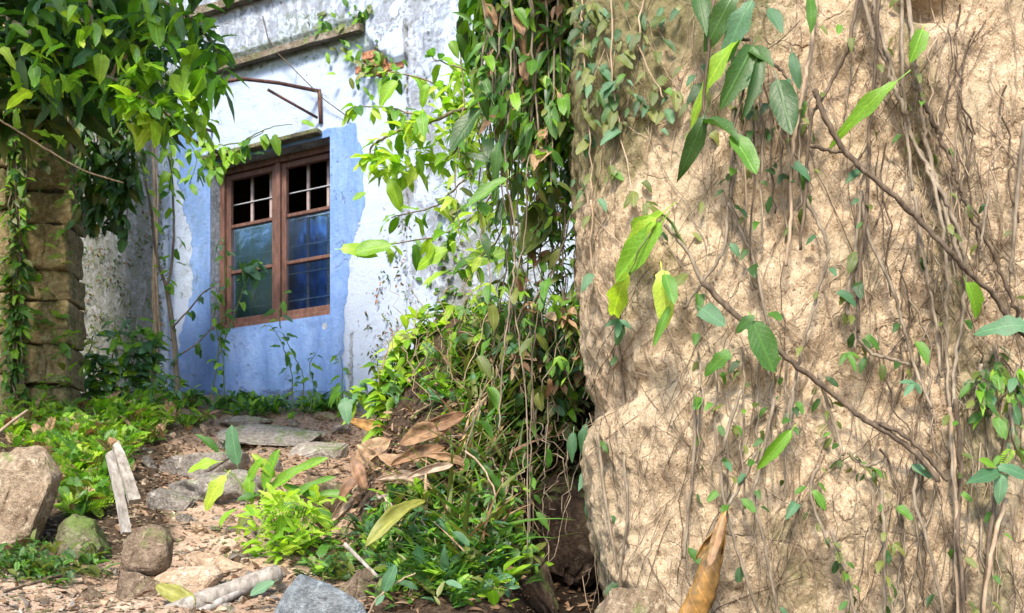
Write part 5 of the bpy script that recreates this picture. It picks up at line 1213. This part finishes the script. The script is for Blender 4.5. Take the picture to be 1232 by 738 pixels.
# --- creepers of the rock face
def rockvine(label, pls, leafn, size=(.035, .07), name='rock_vine', mats=(MM, MD, MT), kinds=('ovate', 'heart'), off=.03, jit=.004, cap=200):
    base = chit(*pls[0][0][:1], pls[0][0][1], off) if False else chit(pls[0][0][0], max(-40, pls[0][0][1]), off)
    t = Plant(name, label, 'vine', base, cap=cap)
    for (pl, r, mat) in [(q, rr_, mm) for q, rr_, mm in [x if isinstance(x, tuple) else (x, .006, 'stem_brown') for x in pls_norm(pls)]]:
        p = t.stem([chit(x, y, off + random.uniform(0, .015)) for x, y in pl], r, r * .75, mat, 7, jit, 6)
        if leafn: t.along(p, leafn, size, list(kinds), list(mats), .6, .6)
    return t
def pls_norm(pls): return [x if isinstance(x, tuple) and not isinstance(x[0], (int, float)) and isinstance(x[1], (int, float)) and isinstance(x[2], str) else (x, .005, 'stem_brown') for x in pls]
def rv_(label, specs, leafn, **k):
    pls = [s_ if isinstance(s_, tuple) else (s_, .005, 'stem_brown') for s_ in specs]
    off = k.get('off', .03); size = k.get('size', (.035, .07)); mats = k.get('mats', [MM, MD, MT]); kinds = k.get('kinds', ['ovate', 'heart'])
    x, y = pls[0][0][0]; t = Plant(k.get('name', 'rock_vine'), label, k.get('cat', 'vine'), chit(x, max(-60, y), off), cap=k.get('cap', 200))
    for pl, r, mat in pls:
        p = t.stem([chit(a, b, off + random.uniform(0, .012)) for a, b in pl], r, r * .8, mat, 7, k.get('jit', .003), 7)
        if leafn: t.along(p, leafn, size, kinds, mats, .6, .6)
    return t
t = rv_('thick dark branch slanting down right across the middle of the rock face', [([(846, 340), (872, 366), (905, 396), (932, 418), (960, 442), (1000, 472), (1036, 502), (1070, 522), (1102, 546), (1130, 580)], .0078, 'stem_dark'), ([(1052, 508), (1085, 522), (1118, 552), (1140, 580)], .006, 'stem_dark'), ([(846, 340), (825, 300), (800, 272)], .006, 'stem_brown')], 0, off=.07)
for (bx, by, tx, ty, w_, mt, kd) in ((905, 386, 932, 446, 40, MM, 'ovate'), (908, 380, 885, 395, 18, MD, 'ovate'), (952, 518, 914, 562, 20, MBR, 'ovate'), (878, 424, 846, 446, 20, MM, 'heart'), (844, 372, 872, 390, 26, MT, 'heart')):
    a, b = chit(bx, by, .10), chit(tx, ty, .12); t.leaf(a, b - a, Vector((random.uniform(-.3, .3), -1, .3)), (b - a).length, kd, mt, min(1.4, w_ * 2.55 / F / (b - a).length / .62))
t.done()
t = rv_('dark slanting branch running to the right frame edge across the rock', [([(980, 108), (992, 140), (1015, 180), (1040, 205), (1078, 238), (1108, 268), (1142, 302), (1164, 328), (1192, 352), (1216, 388), (1250, 420)], .0072, 'stem_dark'), ([(975, 176), (1000, 182), (1016, 182)], .005, 'stem_dark')], 0, off=.09)
for (bx, by, tx, ty, w_, mt, kd) in ((1080, 97, 996, 156, 19, MBR, 'lance'), (1162, 340, 1184, 380, 28, MBR, 'ovate'), (1234, 392, 1182, 388, 28, MT, 'heart')):
    a, b = chit(bx, by, .12), chit(tx, ty, .14); t.leaf(a, b - a, Vector((random.uniform(-.3, .3), -1, .4)), (b - a).length, kd, mt, min(1.4, w_ * 2.5 / F / (b - a).length / (.34 if kd == 'lance' else .62)))
t.done()
t = rv_('thick twisted vine trunk descending the right side of the rock face', [([(1034, -20), (1050, 40), (1066, 72), (1072, 95), (1084, 122), (1094, 160), (1110, 192), (1122, 210), (1142, 250), (1158, 300), (1160, 360), (1150, 430), (1148, 490)], .006, 'stem_brown'), ([(1090, -20), (1096, 30), (1100, 72), (1106, 105), (1110, 142), (1116, 180), (1130, 230), (1150, 300), (1168, 360)], .006, 'stem_brown'), ([(1046, -20), (1062, 50), (1078, 100), (1092, 150), (1116, 205), (1132, 260), (1140, 330), (1138, 420), (1144, 520), (1150, 640), (1154, 760)], .005, 'stem_brown'), ([(1100, 100), (1122, 145), (1136, 175), (1152, 212), (1164, 250), (1188, 292), (1208, 338), (1224, 376), (1240, 400)], .006, 'stem_dark')], 5, off=.03, size=(.02, .04), mats=[MO, MO, MM], jit=.005)
a, b = chit(1110, 36, .1), chit(1100, 68, .1); t.leaf(a, b - a, Vector((.1, -1, .3)), (b - a).length, 'ovate', MBR, 1.1); t.done()
t = rv_('pair of thick dark stems rising at the lower right of the rock face', [([(1150, 480), (1156, 560), (1152, 640), (1158, 700), (1160, 760)], .0065, 'stem_dark'), ([(1142, 490), (1148, 560), (1150, 620), (1152, 760)], .006, 'stem_tan'), ([(1218, 480), (1205, 560), (1192, 640), (1178, 760)], .006, 'stem_dark'), ([(1210, 600), (1190, 680), (1182, 760)], .006, 'stem_tan')], 4, off=.035, size=(.02, .04), mats=[MO, MM])
for (bx, by, tx, ty, w_, mt, kd) in ((1204, 568, 1166, 578, 18, MT, 'lance'), (1200, 562, 1240, 566, 22, MT, 'ovate'), (1203, 570, 1208, 600, 26, MT, 'heart'), (1196, 562, 1180, 552, 14, MBR, 'ovate')):
    a, b = chit(bx, by, .12), chit(tx, ty, .14); t.leaf(a, b - a, Vector((0, -1, .5)), (b - a).length, kd, mt, 1.0)
t.done()
t = rv_('long tan hanging vine beside the dark leaves at the top of the rock', [([(985, -20), (975, 60), (966, 110), (956, 162), (952, 210), (952, 260), (945, 320)], .0055, 'stem_tan'), ([(1034, -20), (1020, 56), (1002, 96), (988, 122), (975, 150), (968, 246), (962, 300)], .005, 'stem_dark'), ([(1058, -20), (1054, 60), (1050, 110), (1046, 162), (1042, 250), (1034, 330), (1032, 400)], .005, 'stem_dark')], 3, off=.05, size=(.02, .035), mats=[MO, MD]); t.done()
t = rv_('thin bent vine with small drooping leaves in the middle right of the rock', [[(968, 238), (992, 285), (996, 312), (984, 350), (970, 400), (960, 442), (950, 492), (940, 540)], [(1036, 230), (1030, 300), (1032, 380), (1028, 420)], [(1032, 408), (1050, 426), (1072, 432), (1094, 440)], [(1020, 380), (1022, 340), (1030, 320)]], 5, off=.04, size=(.025, .05), mats=[MO, MD, MT]); t.done()
t = rv_('slender vines running from mid height to the lower right of the rock', [[(1100, 235), (1108, 290), (1116, 330), (1126, 392), (1132, 455)], [(1036, 230), (1044, 280), (1072, 342), (1086, 392), (1100, 440), (1120, 492)], [(1108, 540), (1100, 600), (1118, 660), (1138, 750)], [(1085, 0), (1086, 80), (1090, 150), (1098, 230)], ([(1190, 230), (1184, 270), (1180, 300)], .004, 'stem_brown'), ([(1232, 150), (1222, 260), (1216, 330)], .006, 'stem_brown')], 2, off=.035, size=(.02, .04), mats=[MO, MD]); t.done()
t = rv_('long thin bare vines trailing down the left part of the rock face', [[(735, 340), (742, 400), (750, 480), (752, 560), (755, 620), (747, 690), (748, 750)], [(885, 200), (876, 250), (870, 300), (842, 345), (822, 372)], [(877, 246), (902, 300), (916, 352), (925, 400)], [(836, 470), (834, 560), (828, 620), (824, 672)], [(720, 520), (728, 600), (740, 670), (748, 740)]], 3, off=.025, size=(.03, .055)); t.done()
t = rv_('thin dark vines meeting at the rolled rusty leaf on the rock', [[(892, 470), (872, 530), (867, 560), (872, 608), (892, 680), (918, 750)], [(910, 545), (890, 585), (874, 612)], [(880, 0), (882, 120), (880, 240)], [(932, 478), (915, 560), (907, 602), (920, 655), (938, 750)], [(955, 470), (950, 520)]], 4, off=.05, size=(.025, .05)); t.done()
t = rv_('dense fine brown creeper stems matting the rock below the dark leaves', [([(880 + 12 * k, 90 + 14 * (k % 3)), (884 + 11 * k, 160), (880 + 12 * k + random.uniform(-8, 8), 230 + random.uniform(0, 90))], .003, random.choice(['stem_brown', 'stem_dark', 'stem_tan'])) for k in range(9)] + [([(840 + 18 * k, 420), (844 + 17 * k, 480), (838 + 18 * k, 560 + 20 * (k % 4))], .003, 'stem_brown') for k in range(7)], 5, off=.02, size=(.02, .045), jit=.007, mats=[MO, MD, MM]); t.done()
t = rv_('small pale green weeds clustered at the right edge of the rock', [[(1195, 410), (1200, 450), (1190, 500)], [(1225, 440), (1215, 480), (1222, 540)], [(1180, 440), (1175, 480)]], 22, off=.04, size=(.03, .06), mats=[MBR, MT, MO, MM], kinds=['lance', 'ovate', 'frond']); t.done()
t = rv_('weedy little creeper patch on the lower middle of the rock face', [[(985, 560), (975, 590), (990, 640), (1020, 690)], [(1020, 545), (1040, 560), (1060, 555)], [(1000, 640), (1018, 690), (1030, 750)], [(1060, 590), (1065, 660), (1064, 740)], [(985, 450), (1000, 500), (1015, 548)]], 13, off=.04, size=(.02, .045), mats=[MO, MM, MD, MO], kinds=['lance', 'ovate', 'frond']); t.done()

t = Plant('bright_leaf_cluster', 'cluster of large bright green toothed leaves before the left of the rock', 'vine', chit(800, 258, .14), cap=40)
for (bx, by, tx, ty, w_, mt) in ((798, 256, 706, 312, 40, MBR), (796, 268, 738, 338, 38, MBR), (757, 328, 718, 404, 30, ML), (790, 262, 742, 300, 26, ML), (796, 325, 804, 376, 30, ML), (806, 368, 786, 416, 12, MM), (800, 330, 812, 362, 20, MM)):
    a, b = chit(bx, by, .16), chit(tx, ty, .2); t.leaf(a, b - a, Vector((random.uniform(-.12, .12), -1, .25)), (b - a).length, 'ovate', mt, min(1.4, w_ * 2.5 / F / (b - a).length / .55))
t.stem([chit(825, 300, .06), chit(808, 268, .12), chit(796, 258, .15)], .004, .003, 'stem_green', 5, .002, 6); t.stem([chit(796, 262, .15), chit(770, 300, .16), chit(757, 330, .16)], .003, .003, 'stem_green', 5, .002, 6); t.done()
t = Plant('dark_leaf_cluster', 'group of large dark drooping leaves at the top of the rock face', 'vine', chit(880, 0, .14), cap=60)
for (bx, by, tx, ty, w_, mt, kd) in ((892, 44, 814, 120, 28, MBR, 'ovate'), (884, -8, 856, 44, 34, MD, 'ovate'), (905, 0, 868, 58, 34, MT, 'ovate'), (906, 56, 876, 118, 40, MD, 'ovate'), (900, 60, 930, 66, 20, MD, 'lance'), (912, 70, 905, 130, 22, MD, 'ovate'), (935, 96, 952, 156, 40, MD, 'ovate'), (948, 95, 940, 130, 18, MT, 'ovate'), (848, 138, 826, 206, 22, MD, 'lance'), (846, 148, 890, 150, 26, MD, 'ovate'), (880, 162, 912, 204, 34, MM, 'ovate'), (905, 84, 912, 100, 12, MT, 'tri'), (952, 64, 960, 92, 16, MT, 'ovate'), (972, -10, 985, 20, 18, MM, 'ovate'), (925, 10, 942, 36, 16, MT, 'lance'), (838, -10, 850, 24, 22, MD, 'lance')):
    a, b = chit(bx, by, .14), chit(tx, ty, .18); t.leaf(a, b - a, Vector((random.uniform(-.4, .4), -.9, .5)), (b - a).length, kd, mt, min(1.4, w_ * 2.5 / F / (b - a).length / (.34 if kd == 'lance' else .62)))
for pl in ([(880, -30), (884, 20), (892, 46), (905, 60), (880, 165)], [(860, -20), (852, 60), (848, 140), (880, 152)], [(905, 60), (935, 80), (948, 96)]): t.stem([chit(x, y, .12) for x, y in pl], .005, .003, 'stem_dark', 6, .003, 6)
t.done()
t = Plant('small_leaved_vine', 'scattered small bluish leaves on threads over the mossy upper rock', 'vine', chit(720, 60, .06), cap=140)
for (x, y, l_) in ((700, 56, 38), (706, 138, 20), (738, 100, 20), (745, 158, 26), (752, 90, 14), (733, 205, 22), (762, 230, 24), (776, 245, 26), (720, 240, 18), (712, 330, 22), (745, 385, 26), (826, 330, 26), (838, 402, 16), (1028, 303, 22), (1006, 352, 24), (1018, 425, 22), (1102, 412, 26), (1100, 460, 22), (958, 606, 20), (1042, 405, 18), (1035, 206, 20), (952, 200, 24), (770, 40, 22), (800, 20, 24), (1010, 30, 16), (1096, 560, 24), (1080, 610, 20), (978, 590, 22), (1075, 655, 16), (800, 110, 18)):
    a = chit(x, y, .05); l2 = l_ * 2.6 / F * 1.15; t.leaf(a, Vector((random.uniform(-1, 1), -.4, -.6)), Vector((0, -.9, .5)), l2, random.choice(['heart', 'tri', 'ovate']), random.choice([MT, MO, MM]), .95)
for pl in ([(700, -20), (702, 60), (708, 140), (712, 240)], [(735, -20), (738, 100), (746, 160), (762, 235)], [(775, -20), (770, 60), (800, 120)], [(712, 240), (714, 330), (745, 390)]): t.stem([chit(x, y, .04) for x, y in pl], .003, .002, 'stem_tan', 7, .006, 5)
for k in range(150):
    x, y = (random.uniform(692, 860) if k < 70 else 690 + abs(random.gauss(0, 32))), abs(random.gauss(0, 120)); a = chit(x, min(y, 430), .03); t.leaf(a, Vector((random.uniform(-1, 1), -.4, -.8)), Vector((0, -.9, .5)), random.uniform(.025, .06), random.choice(['heart', 'ovate', 'lance']), random.choice([MO, MD, MO, MT]))
t.done()
# mat of rootlets clinging to the rock: uncountable
mbs = {'stem_tan': MB(), 'stem_brown': MB(), 'stem_dark': MB()}
for k in range(520):
    right = random.random() < .72; x = random.uniform(880, 1240) if right else random.uniform(700, 900); y = random.uniform(-30, 700); ln = random.uniform(40, 200); p = []; dx = random.gauss(0, 7)
    for j in range(11):
        p.append(chit(x, y, .006 + .010 * random.random())); x += dx + random.gauss(0, 2.6); y += ln / 10
        if x < 700 or x > 1260: break
    if len(p) > 3: r = random.uniform(.0005, .0016); mbs[random.choice(['stem_tan', 'stem_tan', 'stem_tan', 'stem_brown', 'stem_dark'])].tube(p, r, 3, False)
for k in range(70):
    x = 1070 + random.gauss(55, 50); y = random.uniform(-30, 740); p = []
    for j in range(12): p.append(chit(min(x, 1260), y, .01 + .02 * random.random())); x += random.gauss(0.6, 5); y += random.uniform(8, 22)
    mbs[random.choice(['stem_tan', 'stem_brown', 'stem_dark'])].tube(p, random.uniform(.0008, .0028), 4, False)
me = None; V = []; Fc = []; mi = []
for i, (kq, mbq) in enumerate(mbs.items()):
    o_ = len(V); V += mbq.v; Fc += [tuple(a + o_ for a in f) for f in mbq.f]; mi += [i] * len(mbq.f)
me = bpy.data.meshes.new('rootlets'); me.from_pydata(V, [], Fc); [me.materials.append(M[k]) for k in mbs]; me.polygons.foreach_set('material_index', mi); me.update(); me.shade_smooth()
tag(link('rootlets', me), 'mat of fine dry rootlets clinging all over the rock face', 'rootlets', None, 'stuff')
# fine stalks and threads all over the bank: uncountable
mb = MB()
for k in range(230):
    x = random.uniform(470, 715); y = random.uniform(330, 700)
    if random.random() < .35 or (x < 570 and 440 < y < 610) or (x > 640 and y > 470): continue
    Y = float(np.interp(y, [330, 480, 740], [4.2, 3.7, 2.95])) + max(0, x - 600) * .003 - random.uniform(0, .12); p = [P(x, y, Y)]
    for j in range(6): x += random.gauss(0, 7); y += random.uniform(4, 16); p.append(P(x, y, Y))
    mb.tube(p, random.uniform(.0008, .0022), 4, False)
tag(link('dead_stalks', mb.mesh('dead_stalks', M['stem_tan'], True)), 'thin dead stalks tangled through the plants on the bank', 'dead stalks', None, 'stuff')
print('objects', len(bpy.data.objects))
